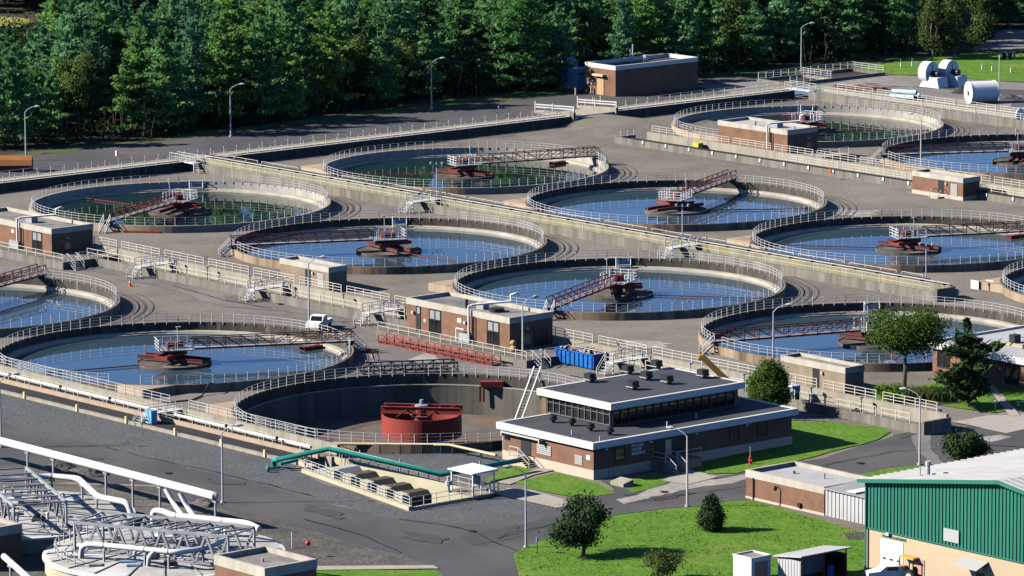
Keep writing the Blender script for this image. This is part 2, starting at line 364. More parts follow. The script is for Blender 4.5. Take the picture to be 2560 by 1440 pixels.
def patch(name, P, m, z, amp=.3, step=2.5):
    if amp: P = jag(P, step, amp)
    tr = tessellate_polygon([[Vector((p[0],p[1],0)) for p in P]])
    fs = []
    for t in tr:
        a, b, c = [Vector(P[i]) for i in t]
        cr = (b-a).x*(c-a).y-(b-a).y*(c-a).x
        fs.append(tuple(t) if cr > 0 else tuple(reversed(t)))
    return struct(name, MB().add([(p[0],p[1],z) for p in P], fs), m)
def px(*L, z=0): return [at(u,v,z) for u, v in L]
LV = .02
patch('bluestone_ground', px((-300,900),(0,978),(210,1023),(690,1124),(700,1148),(740,1163),(735,1176),(770,1190),(1017,1281),(1185,1249),(1245,1235),(1395,1272),(1200,1312),(960,1297),(630,1207),(340,1142),(260,1119),(-300,985)), M['bluegravel'], LV, .35)
patch('bluestone_ground', px((770,1125),(830,1105),(1240,1135),(1300,1160),(1215,1200),(1190,1226),(1172,1208),(832,1118)), M['bluegravel'], LV, .2)
patch('dark_gravel_ground', px((-300,1060),(0,1153),(160,1179),(640,1291),(760,1321),(930,1371),(1000,1387),(1092,1418),(775,1424),(775,1600),(-400,1700)), M['darkgravel'], LV, .35)
patch('road', px((-300,985),(260,1118),(340,1141),(630,1206),(960,1296),(1200,1311),(1380,1271),(1560,1217),(1790,1193),(2060,1146),(2235,1090),(2222,1070),(2070,1054),(1975,1052),(1985,1010),(2120,1035),(2280,1062),(2420,1068),(2500,1040),(2540,1048),(2800,1010),(2900,1150),(2420,1164),(2160,1196),(1860,1251),(1720,1267),(1540,1287),(1400,1340),(1312,1370),(1280,1392),(1292,1430),(1340,1490),(1500,1620),(1300,1620),(1140,1470),(1088,1426),(1000,1386),(930,1371),(760,1321),(640,1291),(160,1181),(0,1155),(-300,1060)), M['asphalt'], LV*2, .18)
patch('road', px((200,655),(290,668),(660,737),(1000,802),(1030,838),(960,858),(870,800),(700,778),(560,768),(440,728),(330,702),(300,690),(150,668)), M['asphalt_brown'], LV*2, .3)
patch('road', px((960,850),(1060,872),(1250,915),(1320,935),(1480,930),(1560,925),(1500,965),(1400,960),(1250,945),(1130,925),(900,930),(890,880)), M['asphalt_brown'], LV*2.6, .3)
patch('road', px((1975,1050),(1985,1012),(2120,1035),(2350,1062),(2300,1080),(2235,1088),(2220,1074),(2060,1054)), M['asphalt_brown'], LV*3, .2)
patch('asphalt_patch', px((2235,1088),(2300,1078),(2350,1072),(2320,1065),(2380,1062),(2330,1078),(2250,1098)), M['asphalt_dark'], LV*4, .15)
patch('asphalt_patch', px((2420,1110),(2560,1075),(2700,1090),(2560,1120)), M['asphalt_dark'], LV*5.5, .15)
patch('asphalt_patch', px((1150,1345),(1400,1290),(1420,1300),(1270,1350),(1180,1365)), M['asphalt_mid'], LV*3, .25)
patch('asphalt_patch', px((2270,1075),(2320,1080),(2330,1130),(2370,1165),(2330,1168),(2290,1120)), M['asphalt_brown'], LV*3, .15)
patch('concrete_slab', px((2380,1056),(2470,1040),(2560,1038),(2700,1060),(2700,1110),(2560,1094)), M['path'], LV*4, 0)
patch('pale_ground', px((1020,900),(1060,885),(1130,880),(1100,905),(1060,915)), M['gravel_pale'], LV*3, .5)
patch('pale_ground', px((1420,300),(1480,312),(1600,345),(1540,352),(1460,325),(1400,310)), M['gravel_pale'], LV, .6)
patch('pale_ground', px((2440,1097),(2500,1090),(2530,1095),(2480,1108),(2450,1106)), M['gravel_pale'], LV*6.5, .3)
patch('pale_ground', px((1700,1198),(1790,1200),(1900,1180),(1830,1210),(1700,1228),(1560,1262),(1540,1250)), M['gravel_pale'], LV*3, .35)
# lawns
patch('grass', px((1312,1368),(1282,1390),(1294,1428),(1345,1490),(1700,1640),(2300,1640),(2165,1440),(2165,1334),(2010,1290),(1900,1257),(1860,1252),(1720,1268),(1540,1289),(1400,1342)), M['grass'], LV*4, .15)
patch('grass', px((1285,1207),(1390,1183),(1500,1212),(1540,1235),(1450,1247),(1330,1225)), M['grass'], LV*4, .15)
patch('grass', px((1512,1203),(1560,1198),(1640,1188),(1690,1200),(1620,1225),(1560,1237),(1530,1222)), M['grass'], LV*4, .15)
patch('grass', px((1212,1202),(1240,1178),(1300,1162),(1335,1180),(1300,1200),(1260,1210)), M['grass'], LV*4, .15)
patch('grass', px((1730,1172),(1850,1130),(1965,1056),(2070,1056),(2205,1070),(2228,1080),(2195,1100),(2110,1122),(2000,1152),(1840,1184),(1765,1186)), M['grass'], LV*4, .2)
patch('grass', px((2180,985),(2255,975),(2340,955),(2480,960),(2700,940),(2700,1000),(2530,1028),(2480,1033),(2400,1022),(2300,1008),(2200,1005)), M['grass'], LV*4, .2)
patch('grass', px((2150,1188),(2230,1172),(2290,1166),(2375,1163),(2300,1185),(2200,1205),(2120,1205)), M['grass'], LV*5, .12)
patch('grass', px((775,1428),(1088,1427),(1140,1470),(1100,1560),(775,1600)), M['grass'], LV*4, .1)
patch('gravel_bed', px((2110,1335),(2165,1333),(2165,1350),(2120,1352)), M['darkgravel'], LV*5, .2)
patch('garden_bed', px((2270,985),(2360,985),(2400,1010),(2330,1015),(2260,1003)), M['soil'], LV*5, .3)
# paths
patch('path', px((1270,1222),(1335,1228),(1445,1262),(1392,1272),(1230,1236)), M['path'], LV*5, 0)
patch('path', px((1240,1208),(1300,1190),(1345,1173),(1390,1176),(1330,1190),(1275,1213)), M['path'], LV*5, 0)
patch('path', px((1655,1203),(1720,1174),(1795,1194),(1722,1213)), M['path'], LV*5, 0)
patch('path', px((1500,1203),(1520,1202),(1590,1238),(1560,1240)), M['asphalt'], LV*5, 0)
patch('path', px((2466,968),(2484,964),(2552,1042),(2524,1042)), M['path'], LV*6, 0)
struct('kerb', MB().prism(px((775,1418),(1085,1416),(1097,1424),(775,1428)), 0, .13), M['path'])
# upper level beyond the far channel
patch('road', [(FWB+.2,-120),(FWB+.2,150),(-131,160),(-139,176),(-146.5,150),(-147,120),(-146.3,90),(-146,60),(-146,-120)], M['asphalt'], ZU+LV, .2)
patch('road', px((1735,214),(2160,184),(2330,193),(2560,208),(2760,225), z=ZU)+[(-20,150.8),(-126.9,150.8),(-127.3,137)], M['asphalt_lot'], ZU+LV*2, .3)
patch('asphalt_patch', px((2200,215),(2560,225),(2700,240),(2700,262),(2520,270),(2560,240),(2350,222), z=ZU), M['asphalt'], ZU+LV*3, .4)
patch('verge_and_lawn_shade', [(-146.2,-120),(-146.2,60),(-146.5,90),(-147.2,120),(-146.7,150),(-140,177),(-147,182),(-155,150),(-154.5,110),(-152,70),(-149.5,40),(-149,-120)], M['verge_and_lawn_shade'], ZU+LV*2, .6)
patch('grass', px((2100,188),(2160,182),(2330,191),(2560,206),(2760,222),(2760,150),(2480,128),(2350,140),(2250,146),(2110,182), z=ZU), M['grass'], ZU+LV*3, .5)
patch('verge_and_lawn_shade', px((1950,198),(2108,186),(2250,148),(2350,138),(2150,140),(1950,160), z=ZU), M['verge_and_lawn_shade'], ZU+LV*2.5, .6)  # dark part of the lawn: the forest's shade put into the grass colour
patch('meadow', px((-250,72),(0,68),(62,70),(85,56),(70,46),(0,42),(-250,40), z=ZU), M['grass_dry'], ZU+LV*3, 1.0, 8)
patch('road', px((2440,128),(2490,80),(2560,75),(2760,70),(2760,130),(2560,122), z=ZU), M['asphalt_lot'], ZU+LV*4, .6)
def crack_and_shadow(L, w=.13, m='crack_and_shadow'):
    P = [Vector((*p,LV*7)) for p in px(*L)]; mb = MB(); Q = []
    for p, q in zip(P,P[1:]):
        n = max(1,int((q-p).length/1.6))
        for i in range(n): Q.append(p.lerp(q,i/n)+Vector((rng.normal()*.12,rng.normal()*.12,0)))
    Q.append(P[-1])
    for p, q in zip(Q,Q[1:]):
        d = (q-p).normalized(); s_ = Vector((-d.y,d.x,0))*w*(.3+.5*rng.random()); mb.add([p-s_,q-s_,q+s_,p+s_],[(0,1,2,3)])
    struct('road_crack_and_lamp_shadow', mb, M[m])
for L_ in (((0,1119),(250,1116),(310,1112),(322,1107)),((265,1120),(345,1141),(430,1160),(540,1182),(640,1207),(780,1242)),((760,1300),(900,1338),(1000,1383)),((1000,1300),(1150,1322),(1290,1380)),((1560,1262),(1700,1240),(1900,1212),(2060,1180)),  # the first line is the left lamp post's shadow, drawn as a dark strip
           ((640,748),(820,778),(1010,812)),((430,715),(560,752),(680,772)),((1240,1350),(1330,1325),(1480,1290)),((2060,1165),(2230,1130),(2420,1120)),((2000,1040),(2120,1052),(2250,1072)),((1420,940),(1500,955),(1560,930)),((900,900),(1010,905),(1120,910))): crack_and_shadow(L_)
for L_, m_, z_ in ((((520,1195),(600,1204),(610,1214),(540,1212)),'asphalt_mid',4.4),(((1010,1330),(1120,1345),(1100,1362),(1030,1352)),'asphalt_mid',4.4),(((1620,1245),(1720,1226),(1740,1234),(1650,1254)),'asphalt_mid',4.4),
    (((1900,1190),(2050,1162),(2070,1168),(1930,1198)),'asphalt_mid',4.4),(((140,1135),(260,1150),(230,1162),(150,1150)),'asphalt_mid',4.4),(((760,1262),(860,1285),(850,1300),(770,1280)),'asphalt_mid',4.4),(((1230,1330),(1290,1312),(1300,1330),(1250,1348)),'asphalt_mid',4.4),
    (((560,738),(640,752),(620,762),(560,752)),'asphalt_brown_dim',3.4),(((820,800),(900,812),(880,826),(830,818)),'asphalt_brown_dim',3.4),(((1100,880),(1180,898),(1150,906),(1090,892)),'asphalt_brown_dim',3.6),(((420,628),(520,640),(500,652),(420,642)),'gravel_dim',1.5),(((1620,560+55),(1700,628),(1660,636),(1600,625)),'gravel_dim',1.5),
    (((2060,520),(2200,528),(2180,545),(2080,535)),'gravel_pale',1.5),(((1560,850),(1680,858),(1640,872),(1570,866)),'gravel_pale',1.5),(((1180,330),(1300,322),(1280,342),(1200,345)),'gravel_dim',1.5)): patch('ground_stain', px(*L_), M[m_], LV*z_, .3, .7)
for (u,v) in ((420,1185),(1180,1330),(1660,1232),(2150,1160),(700,762)):
    c_ = at(u,v); struct('manhole', MB().disc(c_[0],c_[1],LV*7.3,.42,18), M['crack_and_shadow'])
# ramp over the far channel: a mound of gravel with a concrete deck
rv, rf = [], []
nx, ny = 22, 16
for i in range(nx+1):
    for j in range(ny+1):
        a = FWA+.0+26*i/nx; b = 86+32*j/ny
        w = max(0, 1-((b-103)/(6+10*i/nx))**2)**.8 if abs(b-103) < 6+10*i/nx else 0
        s = i/nx; z = 1.28*w*(1-s*s*(3-2*s))
        rv.append((a,b,z-.01 if z < .02 else z))
for i in range(nx):
    for j in range(ny):
        k = i*(ny+1)+j; rf.append((k,k+ny+1,k+ny+2,k+1))
struct('gravel_ramp', MB().add(rv, rf), M['gravel'], True)
struct('ramp_deck', MB().prism([(FWB-4,98.9),(FWA+.25,98.9),(FWA+.25,107.1),(FWB-4,107.1)], [1.02,1.0,1.0,1.02], [1.04,1.34,1.34,1.04]), M['path'])
# tyre-like ruts in the gravel round the right side of each tank
for k in ('T1','T2','T3','T4','T5','T6','T9'):
    c = TANKS[k]; mb = MB()
    for r, w in ((23.2,.14),(24.1,.16),(25.0,.16)):
        t0, t1 = (R_(10), R_(78)); n = 30
        for i in range(n):
            ta, tb = t0+(t1-t0)*i/n, t0+(t1-t0)*(i+1)/n
            P = [(c[0]+rr*math.cos(t), c[1]+rr*math.sin(t), LV*3.2) for rr, t in ((r,ta),(r+w,ta),(r+w,tb),(r,tb))]
            mb.add(P, [(0,1,2,3)])
    struct('gravel_ruts', mb, M['rut'])
# ================================================================== CLARIFIER TANKS
TD = {'T1':'left round tank of green-reflecting water behind the flat roofed house at the left edge','T2':'round tank of dark green-reflecting water in front of the gravel ramp, bridge pointing right',
 'T3':'farthest round tank of green-reflecting water, behind the long brick house','T4':'round tank of blue water behind the tan block shed with louvres','T5':'round tank of blue water whose bridge rises to the upper right',
 'T6':'round tank of blue water behind the brick house with the wooden arch','T7':'round tank of blue water at right, its bridge leaving the picture','T8':'large round tank of blue water in the left foreground, below the asphalt road',
 'T9':'round concrete tank cut off by the left edge of the picture','T10':'drained round tank with a red drum standing in it','T11':'round tank of blue water behind the broad leafy tree',
 'T12':'round tank of blue water cut off at right, above the small brick shed','T13':'round tank showing only a sliver at the right edge'}
CORNER = {'T8':(1,-1),'T10':(-1,-1),'T2':(-1,-1),'T5':(-1,-1),'T7':(-1,-1),'T13':(-1,-1),'T6':(-1,-1)}
NOBOX = ('T10','T8','T7','T5','T2','T13','T9')
BR = {'T1':(-64,0),'T2':(74,95),'T3':(-73,20),'T4':(-116,100),'T5':(116,20),'T6':(-64,30),'T7':(66,70),'T8':(63,60),'T9':(113,0),'T11':(-107,60),'T12':(-120,10)}
for k, c in TANKS.items():
    dry = k == 'T10'; deep = -3.7 if dry else -.8
    t = thing('clarifier_tank', TD[k], 'tank', (c[0],c[1],0), 'round clarifier tanks')
    wall = MB().lathe([(TR,-.2),(TR,RIM),(TR-.36,RIM),(TR-.36,.0 if not dry else .05),(TR-.9,.0 if not dry else .05)], c[0], c[1], 128)
    # outer skin and inner skin are one wall of two finishes
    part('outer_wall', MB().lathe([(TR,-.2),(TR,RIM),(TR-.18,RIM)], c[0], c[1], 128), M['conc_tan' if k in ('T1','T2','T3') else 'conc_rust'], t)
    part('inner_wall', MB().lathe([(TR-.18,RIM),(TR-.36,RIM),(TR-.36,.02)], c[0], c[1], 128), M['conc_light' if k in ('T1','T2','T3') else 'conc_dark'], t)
    if dry:
        part('launder', MB().lathe([(TR-.36,-.16),(TR-.95,-.16),(TR-.95,-.3),(TR-.9,-3.6)], c[0], c[1], 128), M['conc_inner'], t)
        part('launder_lip', MB().lathe([(TR-.82,-.15),(TR-.98,-.15),(TR-.98,-.22)], c[0], c[1], 128), M['ledge'], t)
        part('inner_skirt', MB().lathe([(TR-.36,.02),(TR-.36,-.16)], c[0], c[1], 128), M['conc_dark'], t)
        part('floor', MB().lathe([(TR-.85,-3.55),(4.4,-3.8),(.01,-3.85)], c[0], c[1], 96), M['tankfloor'], t)
    else:
        part('launder', MB().lathe([(TR-.36,.02),(TR-1.0,-.04),(TR-1.05,-.22),(TR-1.25,-.25),(TR-1.25,-.9)], c[0], c[1], 128), M['ledge'], t)
        w = struct('water', MB().disc(c[0], c[1], WATERZ, TR-1.2, 96), M['water_forest_tint' if k in ('T1','T2','T3') else 'water'])
    if k in CORNER:
        sx, sy = CORNER[k]; X = 17.0; P = [(c[0]+sx*x, c[1]+sy*y) for x, y in ((12.3,X),(X,X),(X,12.3))]
        A = [(c[0]+sx*(TR-.05)*math.cos(q), c[1]+sy*(TR-.05)*math.sin(q)) for q in [math.acos(X/TR)+(math.pi/2-2*math.acos(X/TR))*i/8 for i in range(9)]]
        P = [(c[0]+sx*12.33, c[1]+sy*X),(c[0]+sx*X, c[1]+sy*X),(c[0]+sx*X, c[1]+sy*12.33)]+A
        if sx*sy < 0: P = P[::-1]
        part('effluent_box', MB().prism(P, -.1, RIM-.02), M['conc_tan'], t)
    # railing on the inside face of the wall, open where the bridge lands and at the outlet
    gaps = []
    if k in BR: gaps.append((R_(BR[k][0]), .05))
    if k in ('T1','T3'): gaps.append((R_(137), .06))
    if k == 'T8': gaps.append((R_(-52), .09))
    if not gaps: gaps = [(R_(-45), .0)]
    gaps = sorted(((g % (2*math.pi)), w) for g, w in gaps); n = len(gaps)
    for i in range(n):
        s = gaps[i][0]+gaps[i][1]; e = gaps[(i+1)%n][0]-gaps[(i+1)%n][1]
        while e <= s+1e-3: e += 2*math.pi
        m_ = max(8, int((e-s)/(2*math.pi)*96)); rr = TR-.41
        railing(t, [(c[0]+rr*math.cos(s+(e-s)*q/m_), c[1]+rr*math.sin(s+(e-s)*q/m_), RIM) for q in range(m_+1)], M['galv'], 1.08, 1.38, 3, .22, False, .027)
    if k in ('T1','T3','T4','T6','T11'):           # white outlet frame hung in the wall
        q = R_(137); ca, sa = math.cos(q), math.sin(q); cx, cy = c[0]+(TR-.5)*ca, c[1]+(TR-.5)*sa
        mb = MB(); tx, ty = -sa, ca
        def P2(d, r, z): return (c[0]+r*ca+d*tx, c[1]+r*sa+d*ty, z)
        for d in (-.95,.95):
            for r in (TR-.42,TR-1.15): mb.bar(P2(d,r,-.1), P2(d,r,RIM+.25), .09)
            mb.bar(P2(d,TR-.42,RIM+.2), P2(d,TR-1.15,RIM+.2), .09)
        mb.bar(P2(-.95,TR-1.15,RIM+.2), P2(.95,TR-1.15,RIM+.2), .09); mb.bar(P2(-.95,TR-1.15,.25), P2(.95,TR-1.15,.25), .12)
        part('outlet_frame', mb, M['white'], t)
        part('outlet_gate', MB().prism([P2(-.85,TR-.95,0)[:2],P2(.85,TR-.95,0)[:2],P2(.85,TR-1.05,0)[:2],P2(-.85,TR-1.05,0)[:2]][::-1], .05, .85), M['bluegrey'], t)
        part('outlet_hood', MB().prism([P2(-2.2,TR+.12,0)[:2],P2(-2.2,TR-.42,0)[:2],P2(2.2,TR-.42,0)[:2],P2(2.2,TR+.12,0)[:2]], RIM-.03, RIM+.06), M['ledge'], t)
# ================================================================== BRIDGES
def make_bridge(name, label):
    t = thing(name, label, 'bridge', (0,0,0), 'access bridges of the clarifier tanks')
    L0, L1, y, zb, zt = 2.2, 21.3, .62, 1.42, 2.62
    mb = MB(); n = 10
    for s in (-y,y):
        mb.bar((L0,s,zb),(L1,s,zb),.16,.2); mb.bar((L0,s,zt),(L1,s,zt),.10); mb.bar((L0,s,(zb+zt)/2),(L1,s,(zb+zt)/2),.06)
        for i in range(n+1):
            x = L0+(L1-L0)*i/n; mb.bar((x,s,zb-.18),(x,s,zt),.09)
            if i < n:
                x2 = L0+(L1-L0)*(i+1)/n
                if i < n/2: mb.bar((x,s,zt),(x2,s,zb),.07)
                else: mb.bar((x,s,zb),(x2,s,zt),.07)
    for i in range(n+1):
        x = L0+(L1-L0)*i/n; mb.bar((x,-y,zb-.05),(x,y,zb-.05),.1)
    part('truss', mb, M['maroon'], t)
    part('deck', MB().box(L0,L1+.4,-y+.1,y-.1,zb+.05,zb+.1), M['steel'], t)
    part('end_support', MB().box(L1-.35,L1-.05,-y,y,RIM,zb-.1), M['darkmetal'], t)
    part('platform', MB().box(-2.0,2.2,-1.7,1.7,1.38,1.5), M['steel'], t)
    mb = MB()
    for P in ([(-2.0,-1.65),(-2.0,1.65)],[(-2.0,1.65),(1.9,1.65)],[(-2.0,-1.65),(1.9,-1.65)]):
        Q = [(p[0],p[1],1.5) for p in P]; rails_mb(Q, 1.12, 3, .04, False, mb)
        for p in resample(Q, 1.1, False): mb.box(p[0]-.05,p[0]+.05,p[1]-.05,p[1]+.05,1.5,2.62)
    part('platform_railing', mb, M['white'], t)
    part('column', MB().cyl(0,0,-.6,1.4,.55,14), M['darkmetal'], t)
    part('drive_housing', MB().cyl(0,0,.5,1.36,.7,20), M['red'], t)
    part('motor', MB().box(-.9,.5,-.4,.4,1.5,2.2).cyl(.8,0,1.5,2.3,.32,10), M['red'], t)
    fw = part('feedwell', MB().lathe([(4.25,-.75),(4.38,-.75),(4.38,-.08),(4.26,-.08),(4.26,-.35)],0,0,56), M['scum'], t)
    part('scum_layer', MB().lathe([(4.26,-.16),(2.5,-.13),(.5,-.12)],0,0,48), M['scum'], t)
    mb = MB()
    for s in (-.95,.95): mb.box(-4.4,4.4,s-.07,s+.07,.1,.48).box(-4.4,4.4,s-.16,s+.16,.48,.53)
    part('rake_beam', mb, M['maroon'], t)
    mb = MB()
    for s in (-.75,.75): mb.box(-1.6,3.0,s-.08,s+.08,.58,1.0).box(-1.6,3.0,s-.18,s+.18,1.0,1.05)
    mb.box(2.9,3.0,-.66,.66,.62,.98).box(-1.6,-1.5,-.66,.66,.62,.98)
    part('drive_beam', mb, M['red'], t)
    mb = MB().bar((4.3,0,-.2),(19.2,.4,-.2),.14,.12); mb.bar((17.6,.3,-.2),(18.6,1.6,-.2),.12)
    part('skimmer_arm', mb, M['maroon'], t)
    part('scum_box', MB().box(16.6,19.4,-2.9,-2.0,-.5,.05).box(16.6,16.75,-2.95,-1.95,-.3,.12), M['maroon'], t)
    lp = part('lamp_mast', MB().cyl(.2,-1.5,1.5,4.2,.05,6), M['galv'], t)
    part('lamp_head', MB().box(.05,.6,-1.62,-1.38,4.15,4.28), M['galv'], lp)
    return t
bl = {'T1':'dark red truss bridge slanting down left over the tank behind the left brick house','T2':'dark red truss bridge pointing right over the dark green tank','T3':'truss bridge of the farthest tank, partly hidden by the long brick house',
 'T4':'dark red truss bridge running left over the tank behind the tan block shed','T5':'truss bridge rising to upper right from a big white railed platform','T6':'truss bridge reaching down left to the house with the wooden arch',
 'T7':'truss bridge running off to the right from a platform with four white panels','T8':'truss bridge over the large left foreground tank, above a dark disc','T9':'reddish truss bridge end at the left edge below the brick house',
 'T11':'dark truss bridge ending behind the broad leafy tree','T12':'dark truss bridge at the upper right edge above the small brick shed'}
proto = make_bridge('clarifier_bridge', bl['T8'])
for i, (k, (ang, cage)) in enumerate(BR.items()):
    c = TANKS[k]
    if i == 0: t = proto; t.location = (c[0],c[1],0); t.rotation_euler = (0,0,R_(ang)); t['label'] = bl[k]
    else: t = dup(proto, (c[0],c[1],0), R_(ang), bl[k])
CAGE = {'T1':50,'T2':-90,'T3':60,'T4':185,'T5':70,'T6':60,'T7':180,'T8':180,'T9':90,'T11':200,'T12':170}
SKIM = {'T1':250,'T2':150,'T3':120,'T4':120,'T5':-65,'T6':100,'T7':150,'T8':190,'T9':200,'T11':75,'T12':120}
DRB = {'T1':90,'T2':-150,'T3':90,'T4':-165,'T5':65,'T6':115,'T7':-150,'T8':-130,'T9':90,'T11':-150,'T12':150}
for t in [o for o in COL.objects if o.get('category') == 'bridge']:
    k = [q for q in bl if bl[q] == t['label']][0]
    for ch in t.children:
        b = ch.name.split('.')[0]
        if b == 'rake_beam': ch.rotation_euler.z = R_(DRB[k]+90)
        if b == 'drive_beam': ch.rotation_euler.z = R_(DRB[k])
        if b in ('skimmer_arm','scum_box'): ch.rotation_euler.z = R_(SKIM[k] if b == 'skimmer_arm' else 25)
# short stairs on the outside of the wall at each bridge end
def make_stair(name, label):
    t = thing(name, label, 'stairs', (0,0,0), 'white stairs at the bridge ends')
    mb = MB()
    for i in range(5): mb.box(.1+.28*i,.36+.28*i,-.45,.45,1.3-.27*i,1.34-.27*i)
    part('tread', mb, M['steel'], t)
    mb = MB()
    for s in (-.48,.48): mb.bar((-.2,s,1.42),(1.6,s,.02),.06,.22)
    part('stringer', mb, M['white'], t)
    for s in (-.5,.5):
        mb = MB().tube([(-.5,s,2.4),(.1,s,2.4),(1.6,s,.95),(1.6,s,0)],.05,5).tube([(.0,s,1.9),(1.6,s,.45)],.045,5).bar((.1,s,1.4),(.1,s,2.4),.08)
        part('handrail', mb, M['white'], t)
    return t
st = make_stair('metal_stair', 'x')
for i, (k, (ang, cage)) in enumerate(BR.items()):
    c = TANKS[k]; lab = 'white metal stairs at the end of the ' + bl[k].replace('truss bridge','bridge')
    lab = ' '.join(lab.split()[:16]); loc = (c[0]+21.2*math.cos(R_(ang)), c[1]+21.2*math.sin(R_(ang)), 0)
    if i == 0: st.location = loc; st.rotation_euler = (0,0,R_(ang)); st['label'] = lab
    else: dup(st, loc, R_(ang), lab)
# red drum hanging in the drained tank
c = TANKS['T10']; t = thing('feedwell_drum', 'big open red steel drum standing in the drained tank', 'drum', (c[0],c[1],-2.1))
DC = c
part('shell', MB().lathe([(4.4,-2.1),(4.4,.35),(4.28,.35),(4.28,-2.1)],DC[0],DC[1],64,loop=True), M['red'], t, smooth=False)
rr = math.atan2(RIGHT[1],RIGHT[0])-.16; cr_, sr_ = math.cos(rr), math.sin(rr)
def dr(x, y, z): return (DC[0]+x*cr_-y*sr_, DC[1]+x*sr_+y*cr_, z)
for s in (-.9,.9):
    mb = MB().bar(dr(-4.4,s,.85),dr(4.4,s,.85),.12,.7).bar(dr(-4.4,s,1.2),dr(4.4,s,1.2),.34,.06).bar(dr(-4.4,s,.5),dr(4.4,s,.5),.34,.06)
    part('top_beam', mb, M['red'], t)
part('cross_beam', MB().bar(dr(-2.2,-3.2,.55),dr(-.9,.9,1.15),.1,.12).bar(dr(1.1,-3.0,.55),dr(2.2,1.6,1.15),.1,.12).bar(dr(-4.3,-.9,.6),dr(-4.3,-.9,-.4),.12).bar(dr(3.9,1.2,1.2),dr(3.2,-.9,1.2),.1), M['red'], t)
part('column', MB().cyl(DC[0],DC[1],-3.8,.9,1.1,20), M['red'], t)
part('gearbox', MB().cyl(DC[0]-.1,DC[1],.9,1.3,.7,14).cyl(DC[0]-.4,DC[1]+.3,1.3,1.8,.22,10), M['steel'], t)
part('inner_cone', MB().lathe([(.8,-.2),(1.3,.2),(1.2,.2)],DC[0],DC[1],24), M['galv'], t)
p = at3(1230,970,-.3)
t = thing('scum_trough', 'red steel box trough on two legs at the wall of the drained tank', 'trough', (p[0],p[1],-.3))
part('body', MB().rbox((p[0],p[1]),1.3,.55,-.15,.5,R_(50)), M['red'], t)
part('leg', MB().rbox((p[0]-.9,p[1]-1.0),.1,.1,-1.9,-.1,R_(50)), M['red'], t); part('leg', MB().rbox((p[0]-.6,p[1]-.7),.1,.1,-1.9,-.1,R_(50)), M['red'], t)
# ladder leaning out of the drained tank, and a short red one beside it
def ladder(name, label, p, q, w, m, n):
    p, q = Vector(p), Vector(q); t = thing(name, label, 'ladder', tuple(p)); s = Vector((RIGHT[0],RIGHT[1],0))*w/2
    for k in (-1,1): part('side_rail', MB().bar(p+s*k,q+s*k,.15,.12), m, t)
    part('rungs', (lambda b: [b.bar(p.lerp(q,i/n)-s,p.lerp(q,i/n)+s,.07) for i in range(1,n)] and b)(MB()), m, t); return t
lb_ = Vector(at(1291,1062,-3.6))-Vector(TANKS['T10']); ld_ = lb_.normalized(); lt_ = Vector(TANKS['T10'])+(ld_+Vector(RIGHT)*.02).normalized()*20.6; lb_ = Vector(TANKS['T10'])+ld_*min(18.6,lb_.length)
ladder('ladder', 'long metal ladder leaning against the wall inside the drained tank', (lb_.x,lb_.y,-3.6), (lt_.x,lt_.y,2.6), .75, M['galv'], 18)
ladder('ladder', 'short red and white ladder beside the long metal ladder', at3(1318,968,-.3), at3(1327,935,1.2), .6, M['red'], 6)
# ================================================================== CONCRETE CHANNELS
def line(a0,a1,b,z): return [(a0,b,z),(a1,b,z)]
def section_rails(t, a0, a1, b, z, m, seglen=9, gap=1.0, rails=3, sp=1.9, skip=()):
    a = a0
    while a < a1-1:
        e = min(a+seglen, a1)
        if not any(s < (a+e)/2 < q for s, q in skip): railing(t, line(a,e,b,z), m, 1.05, sp, rails)
        a = e+gap
# A/B channel
t = thing('concrete_channel', 'concrete channel with tan railings running past the central brick house', 'channel', (-10,-35,0))
AB0, AB1 = -140, 92
part('near_wall', MB().box(AB0,4,-37.1,-36.7,0,1.05).box(33,AB1,-37.1,-36.7,0,1.05), M['conc'], t)
part('far_wall', MB().box(AB0,AB1,-33.4,-33.0,0,1.85), M['conc_pale'], t)
part('channel_floor', MB().box(AB0,AB1,-36.7,-33.4,0,.35), M['conc'], t)
part('end_wall', MB().box(AB1,AB1+.35,-37.1,-33,0,1.5), M['conc'], t)
section_rails(t, -70, 92, -33.2, 1.85, M['rail_tan'], 8.4, 1.1, 3, 1.7, ((4,28),))
section_rails(t, -63, 3, -36.9, 1.05, M['rail_tan'], 14, .9, 2, 2.2)
section_rails(t, 34, 90, -36.9, 1.05, M['rail_tan'], 12, .9, 2, 2.0)
section_rails(t, AB0, -87, -36.9, 1.05, M['rail_tan'], 14, .9, 2, 2.2)
for a in (-47,-40,-31,-24,-12,-4,40,52,61,72,80): part('valve', MB().cyl(a,-34.6,.35,2.1,.09,6).cyl(a,-34.6,2.1,2.25,.28,8), M['steel'], t)
# crossovers over the A/B channel: small stair platform with a deck
def make_cross(name, label):
    t = thing(name, label, 'footbridge', (0,0,0), 'footbridges over the concrete channels')
    part('deck', MB().box(-.7,.7,-1.3,4.6,1.35,1.5), M['white'], t)
    mb = MB()
    for i in range(4): mb.box(-.7,.7,-1.3-.3*(i+1),-1.3-.3*i,1.2-.3*i,1.25-.3*i)
    part('tread', mb, M['galv'], t)
    part('leg', MB().box(-.68,-.58,-1.3,-1.2,0,1.35), M['white'], t); part('leg', MB().box(.58,.68,-1.3,-1.2,0,1.35), M['white'], t)
    for s in (-.7,.7):
        mb = MB().tube([(s,-2.6,.9),(s,-1.3,2.5),(s,4.6,2.5)],.045,5).tube([(s,-2.6,.45),(s,-1.3,2.0),(s,4.6,2.0)],.04,5)
        for y in (-1.3,.2,1.6,3.1,4.6): mb.box(s-.045,s+.045,y-.045,y+.045,1.4,2.5)
        mb.box(s-.045,s+.045,-2.64,-2.56,0,.95)
        part('handrail', mb, M['galv'], t)
    return t
